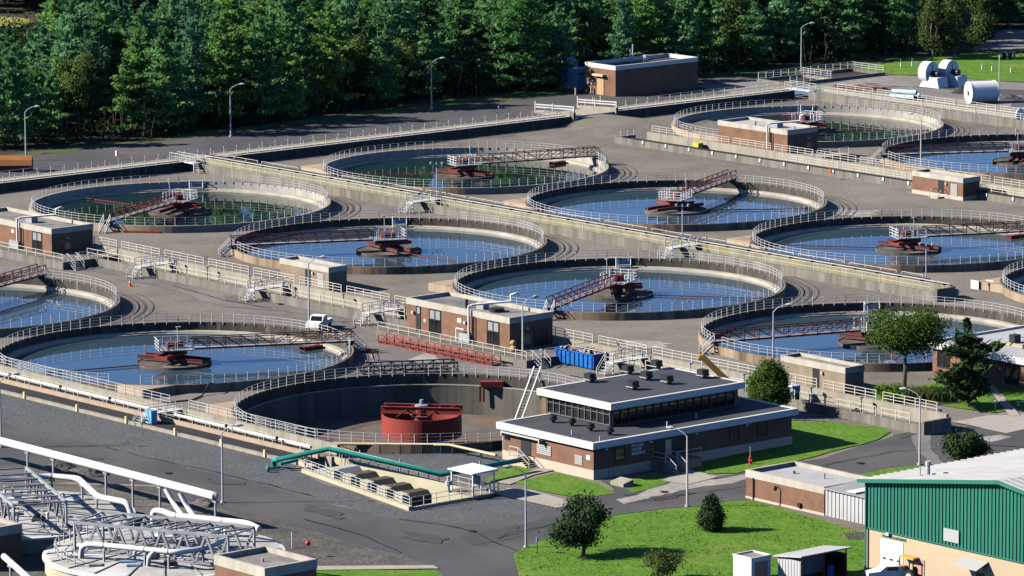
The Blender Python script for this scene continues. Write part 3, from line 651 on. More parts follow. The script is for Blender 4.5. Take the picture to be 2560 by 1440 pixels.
CX = [((-49.5,-37.3,0),'white footbridge over the channel just right of the left brick house'),((-25.5,-37.3,0),'white footbridge over the channel below the tan block shed with louvres'),
      ((-2.5,-37.3,0),'white footbridge over the channel just left of the central brick house'),((42.5,-37.3,0),'white footbridge over the channel behind the blue dumpster')]
cx0 = make_cross('footbridge', CX[0][1]); cx0.location = CX[0][0]
for l, q in CX[1:]: dup(cx0, l, 0, q)
MX = [((-69.5,23.6,.0),'white stair bridge over the long mossy wall beside the upper floodlight pole'),((-15.5,23.6,0),'white stair bridge over the long mossy wall beside the middle floodlight pole')]
for l, q in MX: dup(cx0, l, 0, q)
# B/C wall
t = thing('concrete_channel', 'long mossy yellow stained concrete channel wall between the tank rows', 'channel', (-50,26,0))
B0, B1 = -123.6, 31.6
part('near_wall', MB().box(B0,B1,24.5,24.9,0,1.2), M['conc'], t)
part('channel_floor', MB().box(B0,B1,24.9,27.2,0,.5), M['conc'], t)
part('far_wall', MB().box(B0,B1,27.2,27.7,0,1.7), M['conc_moss'], t)
part('end_wall', MB().box(B1,B1+.4,24.5,27.7,0,1.6), M['conc'], t)
mb = MB().box(B0,B1,27.05,27.25,1.93,2.02)
part('pipe_rack', mb, M['galv'], t)
part('pipe', MB().tube([(B0,27.6,2.0),(B1-4,27.6,2.0)],.13,8), M['darkmetal'], t)
for a in np.arange(B0+2,B1,4.0): part('bracket', MB().box(a,a+.12,27.0,27.8,1.7,1.93), M['darkmetal'], t)
railing(t, line(B0+1,B1-1,24.7,1.2), M['rail_tan'], 1.0, 3.0, 2, r=.03)
section_rails(t, B0+3, B1-6, 28.3, 1.2, M['rail_tan'], 8.5, 1.0, 2, 2.6)
part('walkway', MB().box(B0,B1,27.7,28.5,0,1.2), M['conc_pale'], t)
# C/D channel
t = thing('concrete_channel', 'concrete channel with a black pipe on top, along the long brick house', 'channel', (-60,91,0))
part('near_wall', MB().box(-103,30,89.7,90.1,0,1.0), M['conc'], t)
part('far_wall', MB().box(-100,30,93.2,93.6,0,1.75), M['conc_pale'], t)
part('channel_floor', MB().box(-103,30,90.1,93.2,0,.4), M['conc'], t)
part('end_wall', MB().box(-103.4,-103,89.7,93.6,0,1.0), M['conc'], t)
part('pipe', MB().tube([(-100,89.9,1.12),(30,89.9,1.12)],.13,8), M['black'], t)
for a in np.arange(-97,30,5.2): part('pipe_bracket', MB().box(a,a+.3,89.55,89.7,.6,1.05), M['white'], t)
section_rails(t, -99, 30, 93.4, 1.75, M['rail_tan'], 8.2, .9, 3, 1.8)
section_rails(t, -68, 30, 90.4, 1.0, M['rail_tan'], 13, 1.0, 3, 2.0)
railing(t, [(-102.5,90.2,1.0),(-102.5,92.8,1.0)], M['galv'], 1.0, 1.3, 2)
# far channel in two lengths either side of the ramp
def far_channel(label, b0, b1):
    t = thing('concrete_channel', label, 'channel', (-125,(b0+b1)/2,0))
    part('near_wall', MB().box(FWA-.4,FWA,b0,b1,0,1.3), M['conc_dark'], t)  # darker concrete here puts the shade on this face into its colour
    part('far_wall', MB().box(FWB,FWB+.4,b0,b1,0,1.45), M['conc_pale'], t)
    part('channel_floor', MB().box(FWB+.4,FWA-.4,b0,b1,0,.6), M['conc'], t)
    part('coping', MB().box(FWA-.5,FWA+.06,b0,b1,1.3,1.38), M['galv'], t)
    part('walkway', MB().box(FWB+.4,FWB+2.7,b0+.5,b1-.5,1.2,1.46), M['conc_cream'], t)
    railing(t, [(FWA-.25,b0+.5,1.38),(FWA-.25,b1-.5,1.38)], M['rail_tan'], 1.0, 2.1, 2, r=.03)
    railing(t, [(FWB+.2,b0+.5,1.45),(FWB+.2,b1-.5,1.45)], M['rail_tan'], 1.0, 2.4, 2, r=.03)
    return t
far_channel('long dark faced concrete channel with railings beside the forest road', -80, 98.6)
far_channel('dark faced concrete channel from the ramp to the far corner stairs', 107.4, 146)
for b0, q in ((98.3,'white rail parapet on the left side of the ramp'),(107.1,'white rail parapet on the right side of the ramp')):
    t = thing('parapet', q, 'parapet', (-128.5,b0,1), 'parapets of the ramp'); b1 = b0+.45
    part('wall', MB().prism([(-132.5,b0),(FWA+.6,b0),(FWA+.6,b1),(-132.5,b1)],[.9,.4,.4,.9],[1.5,2.0,2.0,1.5]), M['conc_pale'], t)
    for z in (2.35,2.75): part('rail', MB().bar((-132.5,b0+.2,z-.35),(FWA+.6,b0+.2,z+.1),.1,.2), M['galv'], t)
    for a in (-132.4,-128.2,FWA+.5): part('post', MB().box(a-.1,a+.1,b0+.1,b0+.3,.9,2.9), M['galv'], t)
# upper yard edge wall
t = thing('retaining_wall', 'streaked concrete wall with railings below the upper storage yard', 'wall', (-60,148,0))
D0, D1 = -121, 60
part('wall', MB().box(D0,D1,146.6,147,0,1.35), M['conc'], t)
part('walkway', MB().box(D0,D1,147,150,0,1.1), M['conc_pale'], t)
part('rear_wall', MB().box(D0,D1,150,150.5,0,1.5), M['conc_pale'], t)
section_rails(t, D0+3, D1, 146.8, 1.35, M['rail_tan'], 11, .8, 3, 1.9)
section_rails(t, D0+3, D1, 150.25, 1.5, M['rail_tan'], 8.2, 1.0, 3, 1.9)
# lower left channel: curb, black strip, low wall, white pipe, high wall
t = thing('concrete_channel', 'low cream channel with white pipe and railings along the bluestone strip', 'channel', (20,-94,0))
L0, L1 = -60, 60
part('curb', MB().box(L0,L1,-97.5,-97.1,0,.36), M['conc_pale'], t)
part('black_strip', MB().box(L0,L1,-97.1,-94.6,0,.3), M['black_strip'], t)
part('low_wall', MB().box(L0,L1,-94.6,-94.35,0,.78), M['conc_tan'], t)
part('trench', MB().box(L0,L1,-94.35,-92.0,0,.3), M['conc'], t)
part('high_wall', MB().box(L0,L1,-92.0,-91.6,0,1.45), M['conc_pale'], t)
part('pipe', MB().tube([(L0,-93.2,.92),(L1-3,-93.2,.92)],.17,10), M['white'], t)
for a in np.arange(L0,L1-3,3.2): part('pipe_stand', MB().box(a,a+.15,-93.3,-93.1,.3,.76), M['steel'], t)
railing(t, line(L0,30,-91.8,1.45), M['galv'], 1.05, 1.7, 3, r=.034)
railing(t, line(33.5,L1-4,-91.8,1.45), M['galv'], 1.05, 1.7, 3, r=.034)
railing(t, line(L0,L1-8,-94.48,.78), M['rail_tan'], .95, 2.4, 2, r=.025)
for a in (10,20.2,29.5,38.5,46.8,54.5): part('bollard', MB().box(a,a+.3,-97.65,-97.5,.05,.85), M['paleyellow'], t)
for a in (2,12,21.5,31,43,52): part('valve', MB().cyl(a,-93.9,.3,1.2,.1,6).ball((a,-93.9,1.25),.2), M['darkmetal'], t)
p = (32.6,-96.3,.2)
t = thing('cabinet', 'pale blue steel cabinet on legs beside the low cream channel', 'cabinet', p)
part('body', MB().rbox(p,.55,.4,.4,1.75,0), M['bluepale'], t); part('top', MB().rbox(p,.62,.46,1.75,1.83,0), M['bluepale'], t)
part('legs', (lambda b: [b.rbox((p[0]+x,p[1]+y),.05,.05,.2,.4,0) for x in (-.45,.45) for y in (-.3,.3)] and b)(MB()), M['bluepale'], t)
dup(cx0, (31.8,-95.6,.2), 0, 'grey step bridge over the low cream channel beside the pale blue cabinet', scale=(.9,.8,.75))
# ================================================================== OUTLET PIT
t = thing('outlet_pit', 'sunken cream concrete pit with brown hoods and a railed curb', 'pit', (72,-97,0))
P0, P1, Q1, PZ = 59.5, 86.0, -92.4, -3.6
yf = lambda a: -98.9-(a-60)*.168
def slab(a0, a1, d0, d1, z0, z1, mb=None): return (mb or MB()).prism([(a0,yf(a0)+d0),(a1,yf(a1)+d0),(a1,yf(a1)+d1),(a0,yf(a0)+d1)], z0, z1)
part('floor', MB().prism([(P0,yf(P0)),(P1,yf(P1)),(P1,Q1),(P0,Q1)],PZ-.2,PZ), M['conc'], t)
part('far_wall', MB().box(P0,P1,Q1-.35,Q1,PZ,.3), M['cream'], t)
part('near_wall', slab(P0+4,P1,0,.6,PZ,.42,slab(P0,P0+4,1.6,2.1,PZ,.5,slab(P0+3.6,P0+4,.6,1.6,PZ,.46))), M['cream'], t)
part('left_wall', MB().box(P0,P0+.35,yf(P0)+2.1,Q1-.35,PZ,.3), M['cream'], t)
part('right_wall', MB().box(P1-.35,P1,yf(P1)+.66,Q1-.35,PZ,.3), M['cream'], t)
for i in range(5):
    a = 66.6+i*3.6
    part('pier', slab(a,a+1.75,1.3,2.2,PZ,.85), M['cream'], t)
    x0, x1 = a-1.75, a+.5; y0 = yf(a)+2.4; y1 = y0+3.4
    part('hood', MB().add([(x0,y0,-.5),(x0,y0,.2),(x0+.45,y0,.5),(x1-.6,y0,.5),(x1,y0,.05),(x1,y0,-.9),(x0,y1,-.5),(x0,y1,.2),(x0+.45,y1,.5),(x1-.6,y1,.5),(x1,y1,.05),(x1,y1,-.9)],
         [(0,1,7,6),(1,2,8,7),(2,3,9,8),(3,4,10,9),(4,5,11,10),(0,5,4,3,2,1),(6,7,8,9,10,11)]), M['hood'] if i else M['roof_white'], t)
part('scum_water', MB().prism([(P0+.4,yf(P0)+2.2),(P1-.4,yf(P1)+.7),(P1-.4,Q1-.4),(P0+.4,Q1-.4)],-2.6,-2.4), M['bluepale'], t)
part('cover_slab', slab(P0+4.2,P0+7.5,1.4,3.6,.0,.15), M['roof_white'], t)
part('screen', MB().box(P0+2.5,P0+3.6,-95.2,-94.8,-3,1.0), M['conc_pale'], t)
part('chute', MB().bar((P0+4,-92.9,.5),(P0+6.5,-94.6,-2.6),.5,.15), M['steel'], t)
part('ladder', MB().bar((P0+2.6,-93.0,.9),(P0+4.3,-94.8,-2.6),.08).bar((P0+3.1,-92.9,.9),(P0+4.8,-94.7,-2.6),.08), M['steel'], t)
railing(t, [(P0+4.2,yf(P0+4.2)+.3,.42),(P1-.2,yf(P1)+.3,.42)], M['galv'], 1.0, 1.6, 3, r=.032)
railing(t, line(P0,P1,Q1-.2,.3), M['galv'], 1.05, 1.7, 2, r=.032)
railing(t, [(P1-.2,yf(P1)+.5,.3),(P1-.2,Q1-.6,.3)], M['galv'], 1.0, 1.6, 2, r=.03)
# green pipe over the pit, cream pipe behind, small canopy
t = thing('green_pipe', 'teal green pipe bending up and along the back of the sunken pit', 'pipe', at3(683,1165))
a0, a1, a2, a3 = at3(690,1150,1.0), at3(822,1122,1.6), at3(1105,1186,1.5), at3(1300,1150,1.3)
part('main_run', MB().tube([at3(686,1166,.1),at3(684,1150,.85),a0,a1,a2,a3],.27,10), M['teal'], t, smooth=True)
part('branch', MB().tube([at3(700,1160,.75),at3(745,1150,.95)],.18,8), M['teal'], t, smooth=True)
part('valve', MB().ball(at3(670,1172,.4),(.25,.25,.35)).tube([at3(668,1172,.25),at3(700,1168,.25)],.14,8), M['teal'], t)
for q, z in ((at(760,1150),1.1),(at(900,1158),1.4),(at(1000,1178),1.3),(at(1200,1180),1.2)): part('stand', MB().bar((q[0],q[1],0),(q[0],q[1],z),.12), M['steel'], t)
t = thing('cream_pipe', 'cream pipe on dark posts behind the sunken pit', 'pipe', at3(900,1128))
pp = [at3(815,1109,.95),at3(1122,1112,.95),at3(1240,1138,.9)]
part('run', MB().tube(pp,.16,8), M['paleyellow'], t, smooth=True)
for u, v in ((893,1133),(950,1136),(1000,1137),(1055,1138),(1103,1136),(1132,1137),(1168,1141),(1203,1148)):
    q = at(u,v-1); part('post', MB().box(q[0]-.06,q[0]+.06,q[1]-.06,q[1]+.06,0,.95), M['darkmetal'], t)
q = (84.2,-93.4)
t = thing('canopy', 'white flat canopy on four posts at the corner of the sunken pit', 'canopy', (q[0],q[1],.3))
part('roof', MB().prism([(q[0]-2,q[1]-1.7),(q[0]+2,q[1]-1.7),(q[0]+2,q[1]+1.7),(q[0]-2,q[1]+1.7)],[2.6]*4,[2.72,2.72,2.82,2.82]), M['white'], t)
for x in (-1.7,1.7):
    for y in (-1.4,1.4): part('post', MB().box(q[0]+x-.06,q[0]+x+.06,q[1]+y-.06,q[1]+y+.06,.3,2.6), M['white'], t)
part('platform', MB().box(q[0]-2.2,q[0]+2.2,q[1]-1.8,q[1]+1.8,.3,.42), M['conc_pale'], t)
part('control_panel', MB().box(q[0]-.5,q[0]+.5,q[1]+.3,q[1]+.6,.9,2.0), M['steel'], t)
part('gate_actuator', MB().cyl(q[0]-1.5,q[1]-2.0,.3,2.0,.16,8).cyl(q[0]-1.5,q[1]-2.0,1.1,1.5,.36,10), M['galv'], t)
railing(t, [(q[0]+2,q[1]-1.7,.42),(q[0]+2,q[1]+1.7,.42)], M['white'], 1.0, 1.2, 2)
# ================================================================== BUILDINGS
def face(root, fc, u0, u1, z0, z1, d0, d1, mb=None):
    """box on a wall: fc=('a',x) a wall facing +x at x ; ('b',y) a wall facing -y at y"""
    mb = mb or MB(); k, w = fc
    return mb.box(u0,u1,w-d1,w-d0,z0,z1) if k == 'b' else mb.box(w+d0,w+d1,u0,u1,z0,z1)
def window(root, fc, u0, u1, z0, z1, mull=1, split=None, m='glass', frame='darkmetal', upper=None):
    f = MB(); w = .1
    face(root,fc,u0,u1,z0,z0+w,.01,.09,f); face(root,fc,u0,u1,z1-w,z1,.01,.09,f)
    face(root,fc,u0,u0+w,z0+w,z1-w,.01,.09,f); face(root,fc,u1-w,u1,z0+w,z1-w,.01,.09,f)
    for i in range(1,mull+1):
        u = u0+(u1-u0)*i/(mull+1); face(root,fc,u-w/2,u+w/2,z0+w,z1-w,.012,.092,f)
    if split: face(root,fc,u0+w,u1-w,split-w/2,split+w/2,.014,.085,f)
    o = part('window', f, M[frame], root)
    part('pane', face(root,fc,u0+.02,u1-.02,z0+.02,(split or z1)-.02,.004,.03), M[m], o)
    if split: part('pane', face(root,fc,u0+.02,u1-.02,split+.02,z1-.02,.004,.03), M[upper or m], o)
    return o
def box_panel(root, name, fc, u0, u1, z0, z1, m, d=.08): return part(name, face(root,fc,u0,u1,z0,z1,.005,d), M[m], root)
def building(name, label, x0, x1, y0, y1, z0, z1, fh=.75, brick='brick', fas='fascia', roof='roof_grey', par=.4, plinth=0, ov=.06, cat='building'):
    t = thing(name, label, cat, ((x0+x1)/2,(y0+y1)/2,z0))
    part('wall', MB().box(x0,x1,y0,y1,z0,z1-fh), M[brick], t)
    part('fascia', MB().ring(x0-ov,x1+ov,y0-ov,y1+ov,z1-fh,z1,.32), M[fas], t)
    part('roof', MB().box(x0+.26-ov,x1-.26+ov,y0+.26-ov,y1-.26+ov,z1-fh,z1-par), M[roof], t)
    if plinth: part('plinth', MB().ring(x0-.05,x1+.05,y0-.05,y1+.05,z0-.3,z0+plinth,.3), M['plinth'], t)
    return t
def roof_pipe(t, x, y, z, m='white'):
    """grey vent pipe up the front wall, over the parapet, across the roof and up to a gooseneck"""
    pts = [(x,y-.35,1.4),(x,y-.35,z+.55),(x,y+.2,z+.6),(x+1.8,y+4.6,z+.75),(x+1.8,y+4.6,z+1.5),(x+2.15,y+5.2,z+1.75),(x+2.3,y+5.5,z+1.5)]
    part('vent_pipe', MB().tube(pts,.13,8), M[m], t, smooth=True)
    part('down_pipe', MB().tube([(x+.75,y-.22,1.0),(x+.75,y-.22,z-.6)],.09,6), M['darkmetal'], t)
# central house
t = building('pump_house', 'brown brick pump house with tall windows and wooden arch beside the blue dumpster', 7.2,26.4,-40.0,-33.4,.9,4.75, par=.45)
part('platform', MB().box(5,33,-43,-38.6,0,.9).box(26.0,33,-38.6,-31,0,.9).box(7,26.0,-38.6,-33,0,.9), M['conc'], t)
F = ('b',-40.0); S = ('a',26.4)
part('door', face(t,F,9.0,9.9,.92,3.0,.005,.05), M['darkmetal'], t); window(t,F,9.05,9.9,3.0,3.98,0,None,'glass_up')
window(t,F,11.5,13.7,1.0,3.95,1,2.75,'glass','darkmetal','glass_up'); window(t,F,22.3,24.5,1.0,3.95,1,2.75,'glass','darkmetal','glass_up')
for u in (8.4,18.2): part('wall_lamp', face(t,F,u,u+.35,3.0,3.3,.005,.3), M['galv'], t)
part('sign', face(t,F,16.8,17.5,3.0,3.5,.005,.04), M['white'], t); part('sign', face(t,F,10.5,10.8,2.2,2.6,.005,.04), M['white'], t)
roof_pipe(t, 19.3, -40.0, 4.75); part('gas_meter', MB().box(17.6,19.6,-40.55,-40.1,.9,1.9), M['steel'], t); part('meter_frame', MB().bar((17.4,-40.7,.9),(17.4,-40.7,2.5),.12).bar((17.4,-40.7,2.45),(18.8,-40.7,2.45),.12), M['white'], t)
part('door', face(t,S,-36.3,-34.2,.92,3.2,.005,.06), M['darkmetal'], t)
part('arch', MB().prism([(0,0)]*3,0,0) if 0 else (lambda b: b.add([(26.42,-37.9+x,z) for x, z in [(0,1.3),(1.0,1.3)]+[(.5+.5*math.cos(q),2.05+.45*math.sin(q)) for q in np.linspace(0,math.pi,10)]]+[(26.5,-37.9+x,z) for x, z in [(0,1.3),(1.0,1.3)]+[(.5+.5*math.cos(q),2.05+.45*math.sin(q)) for q in np.linspace(0,math.pi,10)]],
     [tuple(range(12,24))]+[(i,(i+1)%12,12+(i+1)%12,12+i) for i in range(12)]))(MB()), M['wood'], t)
part('wall_lamp', face(t,S,-37.6,-37.2,3.1,3.3,.005,.2), M['galv'], t)
part('roof_hatch', MB().box(16.9,18.2,-37.2,-36.3,4.3,5.1), M['steel'], t); part('roof_fan', MB().cyl(20,-36.6,4.3,4.7,.9,16).cyl(15.6,-37.6,4.3,5.3,.2,8), M['darkmetal'], t)
railing(t, [(5.2,-42.8,.9),(32.8,-42.8,.9)], M['rail_tan'], 1.0, 2.0, 2, r=.034); railing(t, [(32.8,-40,.9),(32.8,-31.4,.9)], M['galv'], 1.0, 1.6, 2, r=.034)
def porch_stair(t, x, y, z, dirx, w=1.4, n=5, m='steel'):
    """steps going down along +x (dirx=(1,0)) or -y (dirx=(0,-1))"""
    mb = MB(); hr = [MB(), MB()]
    for i in range(n):
        zz = z-(i+1)*z/(n+1); d0, d1 = .3*i, .3*i+.32
        if dirx == (1,0): mb.box(x+d0,x+d1,y-w/2,y+w/2,max(0,zz-.12),zz)
        else: mb.box(x-w/2,x+w/2,y-d1,y-d0,max(0,zz-.12),zz)
    part('steps', mb, M[m], t)
    for k, s in enumerate((-w/2,w/2)):
        e = .3*n
        if dirx == (1,0): P = [(x-.5,y+s),(x,y+s),(x+e,y+s)]
        else: P = [(x+s,y+.5),(x+s,y),(x+s,y-e)]
        hr[k].tube([(*P[0],z+1),(*P[1],z+1),(*P[2],1.0),(*P[2],0)],.045,5).tube([(*P[0],z+.5),(*P[1],z+.5),(*P[2],.5)],.04,5).bar((*P[1],z),(*P[1],z+1),.08)
        part('handrail', hr[k], M['galv'], t)
porch_stair(t, 33, -41.3, .9, (1,0))
sp = thing('door_ornament', 'pale stacked sacks at the corner of the central brick house', 'sacks', (27.3,-40.2,.9)); part('sack', MB().ball((27.3,-40.2,1.25),(.5,.45,.4)), M['wood'], sp); part('sack', MB().ball((27.25,-40.2,1.9),(.38,.36,.35)), M['wood'], sp)
# left house
t = building('pump_house', 'brown brick pump house with tall windows cut by the left edge', -87,-67.2,-39.6,-33.0,1.0,4.45, par=.45)
part('platform', MB().box(-92,-61,-42.2,-38.2,0,1.0).box(-67.6,-61,-38.2,-31.5,0,1.0).box(-87,-67.6,-38.2,-32.6,0,1.0), M['conc'], t)
F = ('b',-39.6); S = ('a',-67.2)
window(t,F,-81.6,-79.4,1.1,3.65,1,2.5,'glass','darkmetal','glass_up'); window(t,F,-71.6,-69.4,1.1,3.65,1,2.5,'glass','darkmetal','glass_up')
roof_pipe(t, -74.6, -39.6, 4.45); part('gas_meter', MB().box(-76.3,-74.2,-40.1,-39.7,1.0,2.0), M['steel'], t); part('sign', face(t,F,-76.4,-75.8,2.9,3.3,.005,.04), M['white'], t)
part('arch', MB().box(-67.19,-67.1,-37.6,-36.7,1.5,2.1).lathe([(0.01,0),(.45,0)],0,0,4) if 0 else MB().box(-67.19,-67.1,-37.6,-36.7,1.5,2.2).box(-67.19,-67.1,-37.45,-36.85,2.2,2.4), M['wood'], t)
part('wall_lamp', face(t,S,-37.3,-37.0,2.9,3.1,.005,.2), M['galv'], t)
part('roof_hatch', MB().box(-76.6,-75.2,-37.2,-36.2,4.0,4.8), M['steel'], t)
railing(t, [(-92,-42,1.0),(-61.2,-42,1.0)], M['rail_tan'], 1.0, 2.0, 2); railing(t, [(-61.2,-39.5,1.0),(-61.2,-32,1.0)], M['galv'], 1.0, 1.6, 2)
porch_stair(t, -61, -40.6, 1.0, (1,0))
# far long house
t = building('pump_house', 'long brown brick pump house with white roof in front of the farthest tank', -87.2,-72.0,96.2,102.3,1.0,4.55, roof='roof_white', par=.4)
part('platform', MB().box(-90,-66,93.7,103.5,0,1.0), M['conc_pale'], t)
S = ('a',-72.0); F = ('b',96.2)
part('door', face(t,S,97.6,99.0,1.05,3.4,.005,.06), M['darkmetal'], t); part('arch', MB().box(-71.99,-71.9,100.0,100.9,1.5,2.25).box(-71.99,-71.9,100.15,100.75,2.25,2.42), M['wood'], t)
roof_pipe(t, -76.0, 96.2, 4.55); part('roof_hatch', MB().box(-78.5,-76.9,98.7,99.9,4.1,4.95), M['steel'], t); part('wall_lamp', face(t,S,100.2,100.5,2.9,3.1,.005,.2), M['galv'], t)
part('roof_vent', MB().cyl(-81,98,4.1,4.9,.2,8).cyl(-74,99.5,4.1,4.7,.15,8), M['galv'], t)
railing(t, [(-66.3,94,1.0),(-66.3,103.3,1.0)], M['rail_tan'], 1.0, 1.8, 3)
p = at3(1745,365,1.0); single('equipment_box', MB().rbox(p,.6,.5,.3,1.5,0), M['yellow'], 'small yellow box on the railing left of the long brick house', 'box', (p[0],p[1],.3))
# three small sheds with one door
def shed(label, x0, x1, y0, y1, h, brick, roof, louver=True, plinth=0, hr=False):
    t = building('pump_shed', label, x0, x1, y0, y1, 0, h, fh=.7, brick=brick, roof=roof, par=.35, plinth=plinth, cat='shed'); F = ('b',y0)
    part('door', face(t,F,x0+5.2,x0+6.3,.3,h-.75,.005,.04), M['darkmetal'], t)
    part('wall_lamp', face(t,F,x0+6.7,x0+6.95,h-1.25,h-.95,.005,.22), M['galv'], t)
    if louver:
        lv = MB()
        for i in range(7): face(t,F,x0+7.7,x0+9.0,.45+i*.26,.66+i*.26,.02,.07,lv)
        part('louvre', lv, M['louver'], t)
    return t
shed('tan block shed with a white louvre beside the middle lamp post', -34.2,-24.2,-27.3,-24.4,3.2,'brick_tan','roof_white')
shed('tan block shed with a plain wall behind the round cedar', 59.3,69.8,-27.3,-24.4,3.2,'brick_tan','roof_grey', False)
t = shed('small brick shed with cream base and two short step rails at upper right', -36.2,-26.1,87.0,90.3,3.2,'brick','roof_white', True, .55)
for s in (-31.4,-29.6): part('step_rail', MB().tube([(s,87.0,1.2),(s,86.2,1.2),(s,85.6,.7),(s,85.6,0)],.045,5), M['white'], t)
part('steps', MB().box(-31.2,-29.8,85.6,87.0,0,.22), M['plinth'], t)
# far brick building
t = building('brick_building', 'brick building with raised white parapet against the dark forest', -146.2,-138.8,120.8,138.6,ZU,6.0, fh=.7, fas='fascia_white', roof='roof_dark', par=.6)
F = ('b',120.8); part('door', face(t,F,-143.3,-141.6,ZU,3.9,.005,.1), M['wood'], t); part('door_canopy', face(t,F,-143.8,-141.2,4.1,4.4,.005,.7), M['paleyellow'], t)
part('sign', face(t,F,-145,-144.3,2.6,3.2,.005,.05), M['white'], t)
part('roof_vent', MB().cyl(-143,131,5.4,6.6,.4,10).cyl(-144.5,129,5.4,7.6,.1,6).cyl(-144.7,129.7,5.4,8.3,.12,6), M['galv'], t)
t = thing('generator', 'blue grey equipment box with a curved exhaust beside the far brick building', 'generator', (-151.5,124,ZU))
part('body', MB().rbox((-152,123.6),2.3,1.5,ZU,4.4,0), M['bluegrey'], t); part('exhaust', MB().tube([(-152,123.6,4.4),(-152,123.6,5.3),(-152.3,123.2,5.8),(-152.8,122.6,5.6)],.45,10), M['bluegrey'], t, smooth=True)
part('beacon', MB().rbox((-149.6,123.0),.1,.25,3.4,3.8,0), M['redbright'], t); part('panel', MB().rbox((-149.68,123.8),.05,.9,1.5,3.2,0), M['bluegrey'], t)
for i, (u, v) in enumerate(((1464,265),(1483,261),(1502,258),(1439,238),(1478,235))):
    p = at3(u,v,ZU); o = single('bollard', MB().cyl(p[0],p[1],ZU,ZU+1.15,.14,8), M['paleyellow'], 'pale yellow bollard by the blue grey equipment box and far brick building', 'bollard', p, 'bollards by the far brick building')
# ---------------- process building
t = thing('process_building', 'large two level brick building with black roofs and white fascias', 'building', (79,-65,0))
X0,X1,Y0,Y1 = 72.0,86.6,-79.2,-51.2
part('wall', MB().box(X0,X1,Y0,Y1,1.0,3.3), M['brick'], t)
part('plinth', MB().box(X0-.04,X1+.04,Y0-.04,Y1+.04,-.2,1.0), M['plinth'], t)
part('fascia', MB().ring(X0-.5,X1+.5,Y0-.5,Y1+.5,3.3,4.0,.4), M['fascia_white'], t)
part('roof', MB().box(X0-.1,X1+.1,Y0-.1,Y1+.1,3.3,3.93), M['roof_dark'], t)
U0,U1,W0,W1 = 70.3,81.8,-72.6,-54.0
part('upper_wall', MB().box(U0+.3,U1-.3,W0+.3,W1-.3,3.2,5.9).box(U0+.1,U0+.9,W0+.1,W0+.5,3.3,5.9), M['brick'], t)
part('upper_fascia', MB().ring(U0-.25,U1+.25,W0-.25,W1+.25,5.85,6.55,.4), M['fascia_white'], t)
part('upper_roof', MB().box(U0+.1,U1-.1,W0+.1,W1-.1,5.9,6.5), M['roof_dark'], t)
def clerestory(fc, u0, u1, n, fm='frame'):
    f = MB(); 
    for i in range(n+1):
        u = u0+(u1-u0)*i/n; face(t,fc,u-.05,u+.05,4.15,5.85,.02,.16,f)
    face(t,fc,u0,u1,4.05,4.15,.02,.15,f); face(t,fc,u0,u1,5.2,5.27,.02,.14,f)
    o = part('window', f, M[fm], t)
    part('pane', face(t,fc,u0,u1,4.12,5.85,.004,.05), M['glass'], o)
clerestory(('b',W0+.3),U0+1.0,U1-.4,10); clerestory(('a',U1-.3),W0+.4,W1-1.0,15,'darkmetal')  # right side is in shade, put into its darker frame colour
F = ('b',Y0); S = ('a',X1)
part('door', face(t,F,75.0,76.6,1.05,3.25,.005,.06), M['darkmetal'], t)
for u0, u1, z0, z1 in ((77.6,79.9,1.5,2.55),(83.7,84.9,1.3,2.3)):
    lv = MB()
    for i in range(5): face(t,F,u0,u1,z0+(z1-z0)*i/5,z0+(z1-z0)*(i+.75)/5,.02,.08,lv)
    part('louvre', lv, M['louver'], t)
part('window', face(t,F,72.3,73.1,2.2,3.1,.005,.05), M['glass'], t)
part('sign', face(t,F,85.5,86.1,2.0,2.5,.005,.04), M['white'], t)
for u in (-76.3,-60.2,-56.2): window(t,S,u,u+1.4,1.6,3.1,0)
part('door', face(t,S,-70.7,-69.4,1.05,3.25,.005,.05), M['darkmetal'], t); part('door', face(t,S,-69.3,-68.5,1.3,2.9,.005,.09), M['paleyellow'], t)
part('recess', face(t,S,-68.4,-66,1.05,3.25,.005,.03), M['darkmetal'], t)
for u in (-71.6,-65.2,-58.0,-77.8): part('wall_lamp', face(t,S,u,u+.35,2.95,3.15,.005,.25), M['galv'], t)
def letters(txt, parent, loc, rot, size, m, name='lettering', align='LEFT'):
    cu = bpy.data.curves.new(name,'FONT'); cu.body = txt; cu.size = size; cu.extrude = .015; cu.align_x = align; cu.offset = .012
    tmp = link(name, cu); tmp.rotation_euler = rot; dg = bpy.context.evaluated_depsgraph_get()
    me = bpy.data.meshes.new_from_object(tmp.evaluated_get(dg)); bpy.data.objects.remove(tmp)
    me.transform(Matrix.Translation(Vector(loc)-Vector(LOC[parent.name])) @ Matrix.Rotation(rot[2],4,'Z') @ Matrix.Rotation(rot[0],4,'X')); me.materials.clear(); me.materials.append(m)
    o = link(name, me); o.parent = parent; LOC[o.name] = LOC[parent.name]; return o
letters('PROCESS\nWATER\nBUILDING', t, (X1+.02,-74.0,2.75), (R_(90),0,R_(90)), .42, M['white'])
def vent(x, y, z, s=1.0):
    o = part('roof_vent', MB().box(x-.75*s,x+.75*s,y-.75*s,y+.75*s,z+.35,z+.95).box(x-.55*s,x+.55*s,y-.55*s,y+.55*s,z,z+.35).box(x+.75*s,x+1.0*s,y-.4,y+.4,z+.3,z+.55), M['darkmetal'], t)
    part('vent_flange', MB().box(x-.86*s,x+.86*s,y-.86*s,y+.86*s,z+.3,z+.37), M['galv'], o)
for u, v in ((1475,955),(1570,935),(1641,922),(1616,950),(1668,960),(1582,974),(1757,945)):
    q = at(u,v,6.5); vent(q[0],q[1],6.5,.62)
